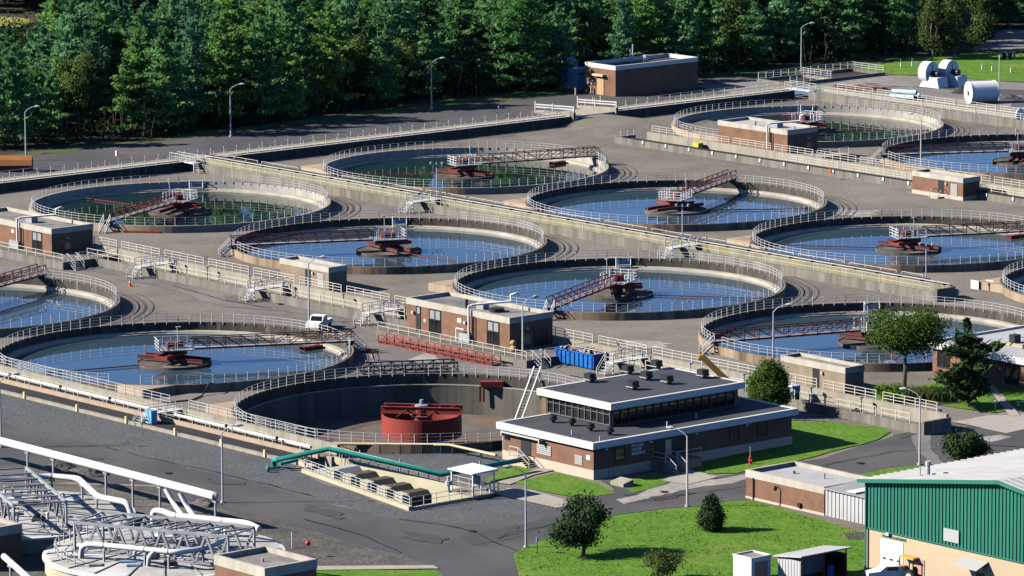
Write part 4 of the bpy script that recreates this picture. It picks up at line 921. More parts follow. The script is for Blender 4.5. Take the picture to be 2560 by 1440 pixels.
for u, v in ((1383,1056),(1430,1064),(1477,1077),(1525,1087)):
    q = at(u,v,3.95); part('turbine_vent', MB().cyl(q[0],q[1],3.9,4.2,.22,10).lathe([(.25,4.2),(.5,4.3),(.5,4.4),(.3,4.5),(.42,4.6),(.36,4.75),(.01,4.85)],q[0],q[1],12), M['black'], t)
for u, v in ((1430,1087),(1500,1102),(1668,1066),(1740,1045)):
    q = at(u,v,3.95); part('pipe_vent', MB().cyl(q[0],q[1],3.9,4.45,.09,6), M['galv'], t)
part('side_stair', (lambda b: [b.box(75.2+.28*i+.9,75.2+.28*i+1.2,Y0-1.4,Y0-.06,0,1.0-.17*(i+1)+.05) for i in range(6)] and b.box(74.7,76.1,Y0-1.4,Y0-.06,0,1.0))(MB()), M['plinth'], t)
part('side_stair_rail', MB().tube([(74.7,Y0-1.35,2.0),(76.1,Y0-1.35,2.0),(77.9,Y0-1.35,.95),(77.9,Y0-1.35,0)],.05,5).tube([(74.7,Y0-1.35,1.5),(76.1,Y0-1.35,1.5),(77.9,Y0-1.35,.45)],.045,5).bar((76.1,Y0-1.35,1),(76.1,Y0-1.35,2),.08).bar((74.7,Y0-1.35,1),(74.7,Y0-1.35,2),.08), M['galv'], t)
part('porch', MB().box(X1+.05,X1+2.2,-71.3,-66.2,0,1.0), M['conc'], t)
part('porch_skirt', MB().box(X1+2.2,X1+2.28,-69.5,-66.2,0,.95), M['wood'], t)
mb = MB()
for i in range(5): mb.box(X1+2.2+.3*i,X1+2.52+.3*i,-71.2,-69.6,0,1.0-.19*(i+1))
part('porch_steps', mb, M['conc'], t)
mb = MB()
for y in (-71.2,-69.6): mb.tube([(X1+.3,y,2.0),(X1+2.2,y,2.0),(X1+3.9,y,1.0),(X1+3.9,y,0)],.05,5).tube([(X1+.3,y,1.5),(X1+2.2,y,1.5),(X1+3.9,y,.5)],.045,5).bar((X1+2.2,y,1),(X1+2.2,y,2),.08)
mb.tube([(X1+2.2,-69.6,2.0),(X1+2.2,-66.2,2.0),(X1+2.2,-66.2,1.0)],.05,5)
part('porch_rail', mb, M['galv'], t)
part('conduit', MB().box(X1+.02,X1+.1,-77.2,-77.1,0,1.0).box(X1+.02,X1+.1,-76.5,-76.4,0,1.0).cyl(X0-.3,Y0+.3,0,3.3,.09,6).cyl(X0-.3,Y0+.6,0,3.3,.09,6), M['steel'], t)
part('pipe_rack', MB().box(72.5,78.8,Y0-.75,Y0-.55,3.05,3.2).box(72.5,72.65,Y0-.75,Y0,2.7,3.05).box(78.6,78.75,Y0-.75,Y0,2.7,3.05), M['galv'], t)
p = at3(1555,1215); single('concrete_block', MB().prism([(p[0]-1,p[1]-.7),(p[0]+1,p[1]-.7),(p[0]+1,p[1]+.7),(p[0]-1,p[1]+.7)],[0]*4,[.45,.45,.75,.75]), M['conc_pale'], 'sloping grey concrete hatch block on the lawn before the process building', 'block', (p[0],p[1],0))
# ---------------- right white roofed building
t = building('office_building', 'low brown building with white roof behind the dark conifer', 66.8,81.4,-10.6,9,0,3.9, fh=.75, fas='fascia_white', roof='roof_white', par=.25, ov=.5)
F = ('b',-10.6)
window(t,F,67.6,69.6,1.0,3.0,1); window(t,F,78.4,80.6,.6,3.0,1); part('wall_lamp', face(t,F,71,71.3,2.8,3.0,.005,.2), M['galv'], t)
S = ('a',81.4); window(t,S,-8.5,-5.5,.8,3.0,1)
part('roof_unit', MB().box(72.5,73.4,-4,-3,3.7,4.6).box(76.6,77.4,-6,-5.4,3.7,4.2), M['darkmetal'], t); part('roof_pad', MB().box(71.5,77.5,-5.2,-4.2,3.66,3.75), M['paleyellow'], t)
part('roof_rail', MB().tube([(72,-2.6,3.7),(72,-2.6,4.7),(74,-2.6,4.7),(74,-2.6,3.7)],.04,5).tube([(72,-2.6,4.2),(74,-2.6,4.2)],.035,5), M['galv'], t)
# ---------------- brick shed, white annex, green building
t = building('brick_shed', 'flat roofed brick shed left of the big green building', 103.8,115.3,-73.6,-66.9,0,2.95, fh=.75, roof='roof_white', par=.4, plinth=.25)
part('roof_vent', MB().cyl(107,-70,2.5,2.85,.2,8).cyl(111,-69.5,2.5,3.1,.09,6), M['steel'], t)
part('down_pipe', MB().box(104.9,105.0,-73.75,-73.65,0,2.3), M['darkmetal'], t); part('hose_box', face(t,('b',-73.6),111.6,112,.3,.75,.005,.25), M['darkmetal'], t)
def ribs(fc_b, a0, a1, z0, z1, step, d, mb):
    for a in np.arange(a0, a1, step): mb.box(a,a+step*.55,fc_b-d,fc_b,z0,z1 if not callable(z1) else min(z1(a),z1(a+step*.55)))
t = thing('annex', 'white corrugated metal lean-to joining the brick shed and green building', 'annex', (125,-70,0))
mb = MB().box(115.45,136,-73.5,-67.5,0,2.75); ribs(-73.5,115.45,136,.02,2.72,.55,.06,mb); part('wall', mb, M['roof_white'], t)
part('roof', MB().prism([(115.45,-73.8),(136,-73.8),(136,-67.3),(115.45,-67.3)],[2.76]*4,[2.86,2.86,3.0,3.0]), M['steel'], t)
part('rust_panel', MB().box(129.3,131.5,-73.62,-73.57,.05,2.7), M['paleyellow'], t)
part('roof_sheet', MB().box(118.5,119.8,-73.6,-67.6,2.95,3.04), M['white'], t)
t = thing('green_building', 'big building with green metal cladding over a tan wall and white ribbed roof', 'building', (150,-70,0))
GA0, GA1, GB0, GB1, GE, GR, GM = 136.2,172.4,-88.0,-40.0,8.75,11.4,154.3
ZT = lambda a: GE+(GR-GE)*(1-abs(a-GM)/(GM-GA0))
door = (161.0,166.2,6.35)
part('wall', MB().prism([(GA0,GB0),(door[0],GB0),(door[0],GB1),(GA0,GB1)],0,4.3).prism([(door[1],GB0),(GA1,GB0),(GA1,GB1),(door[1],GB1)],0,4.3).box(door[0],door[1],GB0+2.5,GB1,0,4.3), M['tanwall'], t)
mb = MB()
vs = [(GA0,4.3),(GA1,4.3),(GA1,GE),(GM,GR),(GA0,GE)]
mb.add([(a,GB0-.04,z) for a, z in vs]+[(a,GB1,z) for a, z in vs], [(0,1,2,3,4),(5,9,8,7,6),(1,0,5,6),(2,1,6,7),(3,2,7,8),(4,3,8,9),(0,4,9,5)])
for a in np.arange(GA0, GA1, .46):
    z0 = 4.3 if not (door[0]-.3 < a < door[1]) else 6.35
    mb.box(a,a+.24,GB0-.13,GB0-.04,z0 if z0 < 5 else 6.4,min(ZT(a),ZT(a+.24))-.05)
part('cladding', mb, M['greenmetal'], t)
part('roof', MB().add([(GA0-.5,GB0-.6,GE),(GM,GB0-.6,GR+.07),(GM,GB1,GR+.07),(GA0-.5,GB1,GE),(GA1+.5,GB0-.6,GE),(GA1+.5,GB1,GE),(GA0-.5,GB0-.6,GE+.13),(GM,GB0-.6,GR+.2),(GM,GB1,GR+.2),(GA0-.5,GB1,GE+.13),(GA1+.5,GB0-.6,GE+.13),(GA1+.5,GB1,GE+.13)],
     [(6,7,8,9),(7,10,11,8),(0,3,2,1),(1,2,5,4),(0,1,7,6),(1,4,10,7),(3,0,6,9),(4,5,11,10)]), M['roof_white'], t)
mb = MB()
for b in np.arange(GB0-.3, GB1, .9):
    mb.bar((GA0-.5,b,GE+.17),(GM,b,GR+.24),.16,.1); mb.bar((GM,b,GR+.24),(GA1+.5,b,GE+.17),.16,.1)
part('roof_rib', mb, M['roof_white'], t)
part('verge_trim', MB().bar((GA0-.5,GB0-.66,GE),(GM,GB0-.66,GR+.08),.12,.36).bar((GM,GB0-.66,GR+.08),(GA1+.5,GB0-.66,GE),.12,.36), M['greenmetal'], t)
q = at(2320,1192,9.6); part('roof_flue', MB().cyl(q[0],q[1],9.2,11.0,.2,10).cyl(q[0],q[1],10.7,11.1,.27,10), M['galv'], t)
q = at(2300,1195,9.5); part('roof_mast', MB().cyl(q[0],q[1],9.0,10.6,.06,6), M['galv'], t)
F = ('b',GB0)
part('down_pipe', face(t,F,GA0+.15,GA0+.3,0,GE-.1,.14,.28), M['greenmetal'], t); part('base_trim', MB().box(GA0-.02,door[0],GB0-.16,GB0-.001,4.22,4.34).box(door[1],GA1,GB0-.16,GB0-.001,4.22,4.34), M['greenmetal'], t); part('foundation', MB().box(GA0-.05,door[0]-.2,GB0-.06,GB0-.002,0,.35), M['conc'], t)
d1 = part('overhead_door', face(t,F,138.3,141.3,0,3.55,.005,.05), M['white'], t); part('door_window', (lambda b: [face(t,F,138.6+i*.95,139.05+i*.95,1.6,1.78,.055,.07,b) for i in range(3)] and b)(MB()), M['darkmetal'], d1)
part('door', face(t,F,143.1,144.2,.1,2.35,.005,.06), M['pink'], t)
part('big_doorway', MB().box(door[0],door[1],GB0+2.3,GB0+2.45,0,6.3).box(door[0]-.02,door[0]+.02,GB0-.02,GB0+2.4,0,6.3), M['black'], t)
part('door_frame', face(t,F,door[0]-.15,door[0],0,6.4,.0,.12), M['darkmetal'], t)
part('louvre', face(t,('b',GB0-.13),146.9,148.9,4.75,5.95,.005,.12), M['louver'], t)
part('door_canopy', MB().prism([(149.3,GB0-1.6),(152.6,GB0-1.6),(152.6,GB0-.01),(149.3,GB0-.01)],[2.95,2.95,3.5,3.5],[3.0,3.0,3.6,3.6]), M['louver'], t)
part('door', face(t,F,151.0,152.1,.1,2.4,.005,.06), M['darkmetal'], t); part('floodlight', face(t,('b',GB0-.13),158.9,159.7,6.5,6.85,.005,.45), M['louver'], t); part('wall_lamp', face(t,F,139.2,139.6,4.0,4.25,.005,.3), M['white'], t)
letters('GARAGE & STORAGE', t, (138.5,GB0-.03,3.72), (R_(90),0,0), .34, M['greenmetal']); letters('CENTRAL MAINT.', t, (167.2,GB0-.03,3.45), (R_(90),0,0), .5, M['greenmetal'])
# ---------------- bottom left low brick buildings
t = building('brick_building', 'low brick building with pale parapet at the bottom edge beside the domes', 103.9,111.6,-140.9,-134.9,-.2,3.95, fh=.95, par=.5)
part('roof_vent', MB().cyl(107.5,-138,3.4,3.8,.12,6), M['steel'], t)
t = building('brick_building', 'dark brick building corner at the lower left edge', 68,80.6,-152,-146.6,-.5,4.0, fh=.9, par=.4)
# ---------------- lean-to shed, white box shed, tractor, car
p = at(1936,1452); q0 = p
t = thing('open_shed', 'white roofed open shed on the lawn with a blue barrel inside', 'shed', (p[0],p[1],0))
A0, A1, S0, S1 = p[0]+.3, p[0]+3.4, p[1]+.2, p[1]+6.2
part('roof', MB().prism([(A0-.4,S0-.3),(A1+.4,S0-.3),(A1+.4,S1+.3),(A0-.4,S1+.3)],[2.35,2.85,2.85,2.35],[2.47,2.97,2.97,2.47]), M['roof_white'], t)
mb = MB().box(A0,A1,S0,S0+.08,0,2.35); ribs(S0,A0,A1,.02,2.3,.4,.04,mb); part('end_wall', mb, M['roof_white'], t)
part('back_wall', MB().box(A0,A0+.08,S0+.08,S1,0,2.3), M['steel'], t); part('far_wall', MB().box(A0+.08,A1,S1-.08,S1,0,2.3), M['darkmetal'], t)
for y in (S0+.1,(S0+S1)/2,S1-.1): part('post', MB().box(A1-.1,A1,y-.06,y+.06,0,2.8), M['maroon'], t)
single('barrel', MB().cyl(A1-1.0,S1-1.2,.1,1.2,.36,14), M['bluepaint'], 'blue plastic barrel inside the open white roofed shed', 'barrel', (A1-1.0,S1-1.2,.1))
p = at(1880,1450)
t = thing('box_shed', 'small white box shed with a pink door at the bottom edge', 'shed', (p[0],p[1],0))
part('body', MB().rbox(p,1.25,1.25,0,2.3,0), M['white'], t); part('roof', MB().rbox(p,1.1,1.1,2.3,2.36,0), M['roof_grey'], t); part('parapet', MB().ring(p[0]-1.3,p[0]+1.3,p[1]-1.3,p[1]+1.3,2.3,2.5,.15), M['white'], t)
part('door', MB().box(p[0]+1.25,p[0]+1.3,p[1]-.8,p[1]+.8,.2,2.0), M['pink'], t)
p = at(2278,1455)
t = thing('tractor', 'small tractor with an orange canopy in front of the green building', 'tractor', (p[0],p[1],0), None)
def T_(x, y, z, o=p): return (o[0]+x, o[1]+y, z)
part('canopy', MB().box(p[0]-1,p[0]+1,p[1]-.75,p[1]+.75,2.35,2.47).box(p[0]-.9,p[0]+.9,p[1]-.65,p[1]+.65,2.47,2.52), M['orange'], t)
for x in (-.9,.9):
    for y in (-.65,.65): part('canopy_post', MB().box(p[0]+x-.05,p[0]+x+.05,p[1]+y-.05,p[1]+y+.05,1.0,2.35), M['black'], t)
part('hood', MB().box(p[0]-2.2,p[0]-.6,p[1]-.4,p[1]+.4,.8,1.5).box(p[0]-2.25,p[0]-2.2,p[1]-.35,p[1]+.35,.8,1.4), M['orange'], t)
part('chassis', MB().box(p[0]-2.1,p[0]+1,p[1]-.35,p[1]+.35,.5,.8), M['darkmetal'], t); part('seat', MB().box(p[0]+.1,p[0]+.6,p[1]-.3,p[1]+.3,.9,1.05).box(p[0]+.55,p[0]+.65,p[1]-.3,p[1]+.3,1.05,1.6), M['black'], t)
def wheel(t, x, y, r, w, m='black', hub='galv'):
    o = part('wheel', MB().tube([(x,y-w/2,r),(x,y+w/2,r)],r,18), M[m], t); part('rim', MB().tube([(x,y-w/2-.02,r),(x,y+w/2+.02,r)],r*.55,12), M[hub], o)
for x, r in ((-1.7,.45),(.6,.7)):
    for y in (-.75,.75): wheel(t, p[0]+x, p[1]+y, r, .35)
def car(name, label, p, ang, m, cat='car', truck=False):
    t = thing(name, label, cat, (0,0,0))
    P = [(-2.3,.55),(-2.3,.95),(-1.2,1.05),(-.6,1.5),(.8,1.5),(1.3,1.0),(2.2,.9),(2.3,.5)] if not truck else [(-2.4,.55),(-2.4,1.05),(-.6,1.05),(-.55,1.75),(.6,1.75),(1.0,1.15),(2.2,1.05),(2.3,.55)]
    n = len(P); y = .85
    part('body', MB().add([(x,-y,z) for x, z in P]+[(x,y,z) for x, z in P],[tuple(range(n)),tuple(range(2*n-1,n-1,-1))]+[(i,i+n,(i+1)%n+n,(i+1)%n) for i in range(n)]), M[m], t)
    part('side_window', MB().box(-.5,.55,-y-.02,-y+.02,1.1,1.45).box(-.5,.55,y-.02,y+.02,1.1,1.45), M['glass'], t)
    wx0, wx1 = ((.8,1.28) if not truck else (.62,.98)); zt = P[4][1]-.06; zb = P[5][1]+.04
    part('windscreen', MB().add([(wx0+.02,-.72,zt),(wx0+.02,.72,zt),(wx1+.04,.72,zb),(wx1+.04,-.72,zb)],[(0,1,2,3)]), M['glass'], t)
    for x in (-1.45,1.45):
        for s in (-.8,.8): wheel(t, x, s, .34, .22)
    t.location = (p[0],p[1],LV*3 if not truck else LV*3); t.rotation_euler = (0,0,ang); return t
p = at(2225,1452); car('car', 'white car parked before the white overhead door of the green building', p, R_(60), 'white')
p = at(798,824); car('pickup_truck', 'white pickup truck behind the railing of the large foreground tank', p, R_(-60), 'white', 'truck', True)
# ================================================================== LAMPS
def make_lamp(name, label):
    t = thing(name, label, 'street lamp', (0,0,0), 'tall lamp posts')
    part('base', MB().cyl(0,0,0,.25,.24,10), M['galv'], t)
    part('pole', MB().tube([(0,0,.2),(0,0,7.3)],[.13,.075],8), M['galv'], t)
    part('arm', MB().tube([(0,0,7.2),(.35,0,7.6),(1.1,0,8.0),(1.5,0,8.05)],.055,6), M['galv'], t)
    part('lamp_head', MB().tube([(1.4,0,8.05),(1.7,0,8.08),(2.2,0,8.06)],[.1,.2,.1],8), M['galv'], t, smooth=True)
    return t
DR = math.atan2(RIGHT[1],RIGHT[0])
LAMPS = [(65,402,1,DR,'leftmost lamp post at the forest edge'),(577,342,1,DR,'lamp post at the forest edge above the left green tank'),(1079,272,1,DR,'lamp post at the forest edge left of the far brick building'),
 (2003,178,1,DR,'lamp post at the forest edge right of the far brick building'),(2302,422,0,DR+2.6,'lamp post rising above the small brick shed at right'),
 (773,806,0,DR,'lamp post beside the tan block shed with louvres'),(1307,916,0,DR+.5,'lamp post at the corner of the central brick house'),(1933,935,0,DR,'lamp post left of the tan shed behind the round cedar'),
 (557,1258,0,DR,'lamp post beside the end of the big white pipe'),(2299,1163,0,DR+2.9,'lamp post in front of the green building roof'),(1718,1268,0,DR+math.pi-.3,'lamp post in front of the process building'),
 (1315,1370,0,DR+math.pi,'lamp post at the left tip of the big lawn'),(3,1120,0,DR,'lamp post cut by the left edge above the white pipe')]
l0 = make_lamp('street_lamp', LAMPS[0][4])
for i, (u, v, up, ang, lab) in enumerate(LAMPS):
    z = ZU if up else 0; p = at3(u,v,z); lab = 'grey '+lab
    if i == 0: l0.location = p; l0.rotation_euler = (0,0,ang); l0['label'] = lab
    else: dup(l0, p, ang, lab)
p = at3(2498,250,1.0); t = thing('pole', 'plain grey pole beside the big white tank lying in the yard', 'pole', p); part('shaft', MB().cyl(p[0],p[1],ZU,ZU+6.6,.11,8), M['galv'], t); part('cap', MB().cyl(p[0],p[1],ZU+6.6,ZU+7.2,.14,8), M['galv'], t)
p = at3(1863,292,4.4); 
def make_flood(name, label):
    t = thing(name, label, 'floodlight', (0,0,0), 'floodlight poles on the mossy wall')
    part('pole', MB().cyl(0,0,0,5.0,.08,8), M['galv'], t); part('crossarm', MB().bar((-.75*RIGHT[0],-.75*RIGHT[1],4.7),(.75*RIGHT[0],.75*RIGHT[1],4.7),.08), M['galv'], t)
    for s in (-.75,.75): part('lamp_head', MB().tube([(s*RIGHT[0],s*RIGHT[1],4.7),(s*1.1*RIGHT[0],s*1.1*RIGHT[1],5.0)],[.12,.2],8), M['galv'], t)
    return t
FL = [((-72,28.9,1.2),'twin headed floodlight pole nearest the far tanks'),((-20.2,28.9,1.2),'twin headed floodlight pole in the middle of the mossy wall'),((24.6,28.9,1.2),'twin headed floodlight pole near the right end of the mossy wall')]
f0 = make_flood('floodlight_pole', FL[0][1])
for i, (u, v) in enumerate(((1092,500),(1706,610),(2315,712))):
    p = at(u,v-6,1.2)
    if i == 0: f0.location = (p[0],p[1],1.2)
    else: dup(f0, (p[0],p[1],1.2), 0, FL[i][1])
# ================================================================== LOOSE THINGS
p = at3(325,716); t = thing('traffic_cone', 'orange and white traffic cone on the asphalt near the left tank', 'cone', p); part('body', MB().tube([(p[0],p[1],.05),(p[0],p[1],.85)],[.2,.05],10), M['cone'], t); part('base', MB().rbox(p,.27,.27,0,.06,.4), M['cone'], t); part('band', MB().tube([(p[0],p[1],.5),(p[0],p[1],.68)],[.135,.09],10), M['white'], t)
p = at3(2076,432,1.0); t = thing('traffic_cone', 'orange cone standing on the channel right of the long brick house', 'cone', p); part('body', MB().tube([(p[0],p[1],p[2]),(p[0],p[1],p[2]+.85)],[.22,.06],10), M['cone'], t); part('base', MB().rbox(p,.27,.27,p[2]-.02,p[2]+.05,.2), M['cone'], t)
# dumpster
t = thing('dumpster', 'blue ribbed open dumpster full of rubbish beside the central brick house', 'dumpster', (35.6,-38.3,0))
q1 = at(1484,927); x1, y0 = q1; x0, y1 = x1-6.9, y0+2.4; h = 1.75
part('body', MB().ring(x0,x1,y0,y1,.2,h,.08).box(x0,x1,y0,y1,.15,.25), M['bluepaint'], t)
part('rib', (lambda b: [b.box(x0+.25+i*.78,x0+.42+i*.78,y0-.12,y0,.25,h) for i in range(9)] and [b.box(x1,x1+.12,y0+.2+i*.9,y0+.35+i*.9,.25,h) for i in range(3)] and b)(MB()), M['bluepaint'], t)
part('rim', MB().ring(x0-.06,x1+.06,y0-.14,y1+.06,h,h+.12,.16), M['bluepaint'], t); part('skid', MB().box(x0,x1,y0+.2,y0+.5,0,.15).box(x0,x1,y1-.5,y1-.2,0,.15), M['darkmetal'], t)
mb = MB()
for i in range(70):
    a, b = x0+.3+rng.random()*6.2, y0+.25+rng.random()*1.9
    mb.bar((a,b,h-.1+rng.random()*.35),(a+rng.normal()*.5,b+rng.normal()*.4,h-.05+rng.random()*.45),.1+rng.random()*.25,.08+rng.random()*.15)
single('rubbish', mb, M['rubbish'], 'heap of broken boards and scrap filling the blue dumpster', 'rubbish', ((x0+x1)/2,(y0+y1)/2,h))
# removed red bridge truss lying on the ground
def truss_on_ground(name, label, p, q, w, h, m, n, wall=False):
    p, q = Vector(p), Vector(q); d = (q-p).normalized(); s = Vector((-d.y,d.x,0))*w/2; t = thing(name, label, 'truss', tuple((p+q)/2)); L = (q-p).length
    for k, nm in ((-1,'near_side'),(1,'far_side')):
        mb = MB()
        for z in (.1,h*.5,h): mb.bar(p+s*k+Vector((0,0,z)),q+s*k+Vector((0,0,z)),.13 if z != h*.5 else .08)
        for i in range(n+1):
            c = p.lerp(q,i/n)+s*k; mb.bar(c,c+Vector((0,0,h)),.11)
            if i < n: e = p.lerp(q,(i+1)/n)+s*k; mb.bar(c+Vector((0,0,h if i%2 else .1)),e+Vector((0,0,.1 if i%2 else h)),.09)
        part(nm, mb, m, t)
    mb = MB()
    for i in range(n+1): mb.bar(p.lerp(q,i/n)-s+Vector((0,0,.12)),p.lerp(q,i/n)+s+Vector((0,0,.12)),.12)
    part('floor_beam', mb, m, t)
    if wall: part('deck', MB().prism([tuple((p-s*.8).xy),tuple((q-s*.8).xy),tuple((q+s*.8).xy),tuple((p+s*.8).xy)],.18,.24), m, t)
    return t
truss_on_ground('red_truss', 'long red bridge truss lying on the ground before the central brick house', at3(956,858), at3(1240,916), 1.3, 1.1, M['red_dark'], 14, True)
truss_on_ground('grey_truss', 'dark bare truss frame lying on the ground behind the drained tank', at3(905,935), at3(1140,925), 2.2, 1.1, M['darkmetal'], 9)
p = at3(922,882); t = thing('scrap_pile', 'small pile of red and white scrap by the foreground tank stairs', 'scrap', p)
mb = MB()
for i in range(16): mb.bar((p[0]+rng.normal()*.6,p[1]+rng.normal()*.5,.15+rng.random()*.3),(p[0]+rng.normal()*.6,p[1]+rng.normal()*.5,.15+rng.random()*.3),.1)
part('bars', mb, M['maroon'], t); part('pole', MB().bar(at3(905,872,.08),at3(915,905,.08),.1).bar(at3(925,872,.08),at3(934,905,.08),.1), M['galv'], t)
p = at3(400,577); single('red_pipe', MB().bar(at3(308,578,.18),at3(400,580,.18),.28,.2), M['redbright'], 'bright red pipe lying along the foot of the left green tank', 'pipe', (p[0],p[1],0))
t = thing('crane_boom', 'orange crane boom pointing up left behind the process building roof', 'crane', at3(1820,957))
p0 = Vector(at3(1822,955,1.5)); p1 = p0+Vector((RIGHT[0],RIGHT[1],0))*-3.1+Vector((0,0,3.0))
part('boom', MB().bar(p0,p1,.55,.62), M['orange'], t); part('inner_boom', MB().bar(p0.lerp(p1,.3),p1+(p1-p0)*.04,.3,.3), M['orange'], t); part('boom_tip', MB().bar(p1,p1+Vector((-.2*RIGHT[0],-.2*RIGHT[1],-.5)),.3,.45), M['orange'], t)
part('turret', MB().rbox((p0.x+.25*RIGHT[0],p0.y+.25*RIGHT[1]),.5,.4,.6,1.45,.6), M['orange'], t); part('chassis', MB().rbox((p0.x,p0.y),1.4,.8,.25,.6,.6), M['darkmetal'], t)
for dx, dy in ((-1,-.7),(-1,.7),(1,-.7),(1,.7)): wheel(t, p0.x+dx, p0.y+dy, .3, .25)
p = at3(1982,1012); t = thing('portable_toilet', 'dark portable toilet with white roof beside the round cedar', 'toilet', p)
part('cabin', MB().rbox(p,.58,.58,0,2.1,0), M['bluegrey'], t); part('roof', MB().lathe([(.86,2.1),(.8,2.25),(.01,2.42)],p[0],p[1],4,R_(45),R_(405)), M['white'], t); part('door', MB().box(p[0]+.58,p[0]+.62,p[1]-.42,p[1]+.42,.1,1.95), M['darkmetal'], t); part('notice', MB().box(p[0]+.62,p[0]+.64,p[1]-.2,p[1]+.2,1.4,1.8), M['white'], t)
p = at3(1876,1162); t = thing('fire_hydrant', 'red fire hydrant on the lawn right of the process building', 'hydrant', p); part('barrel', MB().cyl(p[0],p[1],0,.75,.15,10).ball((p[0],p[1],.78),.17), M['redbright'], t); part('nozzle', MB().tube([(p[0]-.28,p[1],.5),(p[0]+.28,p[1],.5)],.08,8), M['redbright'], t); part('marker_rod', MB().cyl(p[0]-.15,p[1]+.1,.7,1.9,.025,5), M['white'], t)
p = at3(2350,1062); t = thing('road_sign', 'round white sign with dark arrow by the lower channel end', 'sign', p); part('post', MB().cyl(p[0],p[1],0,1.5,.05,6), M['darkmetal'], t)
fx = (CAMXY[0]-p[0], CAMXY[1]-p[1]); fl = math.hypot(*fx); fx = (fx[0]/fl, fx[1]/fl); sx = (-fx[1], fx[0])
def F_(x, z, d): return (p[0]+sx[0]*x+fx[0]*d, p[1]+sx[1]*x+fx[1]*d, 1.65+z)
def fdisc(r, d, n=20): return [F_(r*math.cos(2*math.pi*i/n), r*math.sin(2*math.pi*i/n), d) for i in range(n)]
part('plate', MB().add(fdisc(.32,.06)+fdisc(.32,.09),[tuple(range(20,40)),tuple(range(19,-1,-1))]+[(i,(i+1)%20,20+(i+1)%20,20+i) for i in range(20)]), M['white'], t)
part('arrow', MB().add([F_(x,z,.1) for x, z in ((-.18,-.04),(.02,-.04),(.02,-.14),(.2,.02),(.02,.16),(.02,.07),(-.18,.07))],[tuple(range(7))]), M['black'], t)
p = at3(1178//1,0) if 0 else at3(1246,290,ZU); t = thing('road_sign', 'small white sign on a thin post left of the ramp', 'sign', p); part('post', MB().cyl(p[0],p[1],ZU,ZU+1.3,.04,6), M['darkmetal'], t); part('plate', MB().rbox(p,.08,.32,ZU+.7,ZU+1.5,.87), M['white'], t)
p = at3(1343,1385); t = thing('road_sign', 'tiny blue sign on a post at the left tip of the lawn', 'sign', p); part('post', MB().cyl(p[0],p[1],0,1.6,.04,6), M['darkmetal'], t); part('plate', MB().rbox(p,.05,.2,1.2,1.65,.5), M['bluepale'], t)
p = at3(2545,1030); t = thing('road_sign', 'small blue sign by the path at the right edge', 'sign', p); part('post', MB().cyl(p[0],p[1],0,1.0,.04,6), M['darkmetal'], t); part('plate', MB().rbox(p,.05,.22,.7,1.2,.5), M['bluepale'], t)
p = at3(2488,1025); t = thing('post', 'short white post beside the right hand path', 'post', p); part('shaft', MB().cyl(p[0],p[1],0,1.0,.06,6), M['white'], t); part('cap', MB().rbox(p,.12,.12,1.0,1.25,0), M['white'], t)
p = at3(770,1392); t = thing('ball_marker', 'red ball on a thin rod in the dark gravel', 'marker', p); part('ball', MB().ball((p[0],p[1],1.35),.26,12,8), M['redbright'], t, smooth=True); part('rod', MB().cyl(p[0],p[1],0,1.2,.025,5), M['steel'], t)
p = at3(730,1370); single('stake', MB().cyl(p[0],p[1],0,1.6,.05,6), M['white'], 'thin white stake in the dark gravel above the low brick building', 'stake', p)
mbp = [at3(520,948+20,.95),at3(515,985,.3),at3(470,1003,.08),at3(400,1008,.08)]
single('hose', MB().tube([at3(530,957,1.08),at3(521,962,1.06),at3(516,973,.6),at3(505,989,.1),at3(480,1000,.09),at3(400,1007,.08)],.09,6), M['black'], 'black hose hanging over the wall of the large foreground tank', 'hose', at3(505,989))
t = thing('boards', 'pale boards leaning on the wall at the right edge tank', 'boards', at3(2460,720))
for u in (2440,2478): c_ = at3(u,722); part('board', MB().prism([(c_[0]-.7,c_[1]-.25),(c_[0]+.7,c_[1]-.25),(c_[0]+.7,c_[1]-.15),(c_[0]-.7,c_[1]-.15)],0,1.1), M['fascia_white'], t)
p = at3(2388,742); t = thing('pipe_elbow', 'red and grey flanged pipe standing at the end of the mossy wall', 'pipe', p); part('pipe', MB().tube([(p[0]-.9,p[1],.6),(p[0]+.3,p[1],.6)],.42,12), M['steel'], t); part('flange', MB().tube([(p[0]-.95,p[1],.6),(p[0]-.75,p[1],.6)],.55,14), M['red'], t)
p = at3(2340,737); single('marker_post', MB().cyl(p[0],p[1],0,1.7,.14,8), M['cone'], 'orange marker post at the right end of the mossy wall', 'post', p)
p = at3(30,428,ZU); t = thing('skip', 'rusty orange covered skip at the left end of the forest road', 'skip', p)
part('cover', MB().lathe([(0,0)],0,0,3) if 0 else (lambda b: b.add([(p[0]+x*.64*1+(-y)*.77, p[1]+x*.77+y*.64, ZU+z) for x in (-3,3) for y, z in ((-1.4,1.0),(-1.0,1.8),(0,2.3),(1.0,1.8),(1.4,1.0))],[(0,1,6,5),(1,2,7,6),(2,3,8,7),(3,4,9,8),(0,4,3,2,1),(5,6,7,8,9)]))(MB()), M['rusty'], t); part('body', MB().rbox(p,3.0,1.25,ZU+.2,ZU+1.0,DR), M['maroon'], t); part('skid', MB().rbox(p,2.8,.9,ZU,ZU+.2,DR), M['darkmetal'], t)
p = at3(292,390,ZU); single('marker_post', MB().box(p[0]-.14,p[0]+.14,p[1]-.14,p[1]+.14,ZU,ZU+.8), M['white'], 'short white post on the far side of the forest road', 'post', p)
for i, (u, v) in enumerate(((2252,168),(2280,166),(2455,174),(2480,178),(2527,182))):
    p = at3(u,v,ZU); single('marker_post', MB().cyl(p[0],p[1],ZU,ZU+.8,.12,6).cyl(p[0],p[1],ZU+.8,ZU+1.4,.03,5), M['white'], 'short white marker pipe in the far lawn', 'post', p, 'marker pipes in the far lawn')
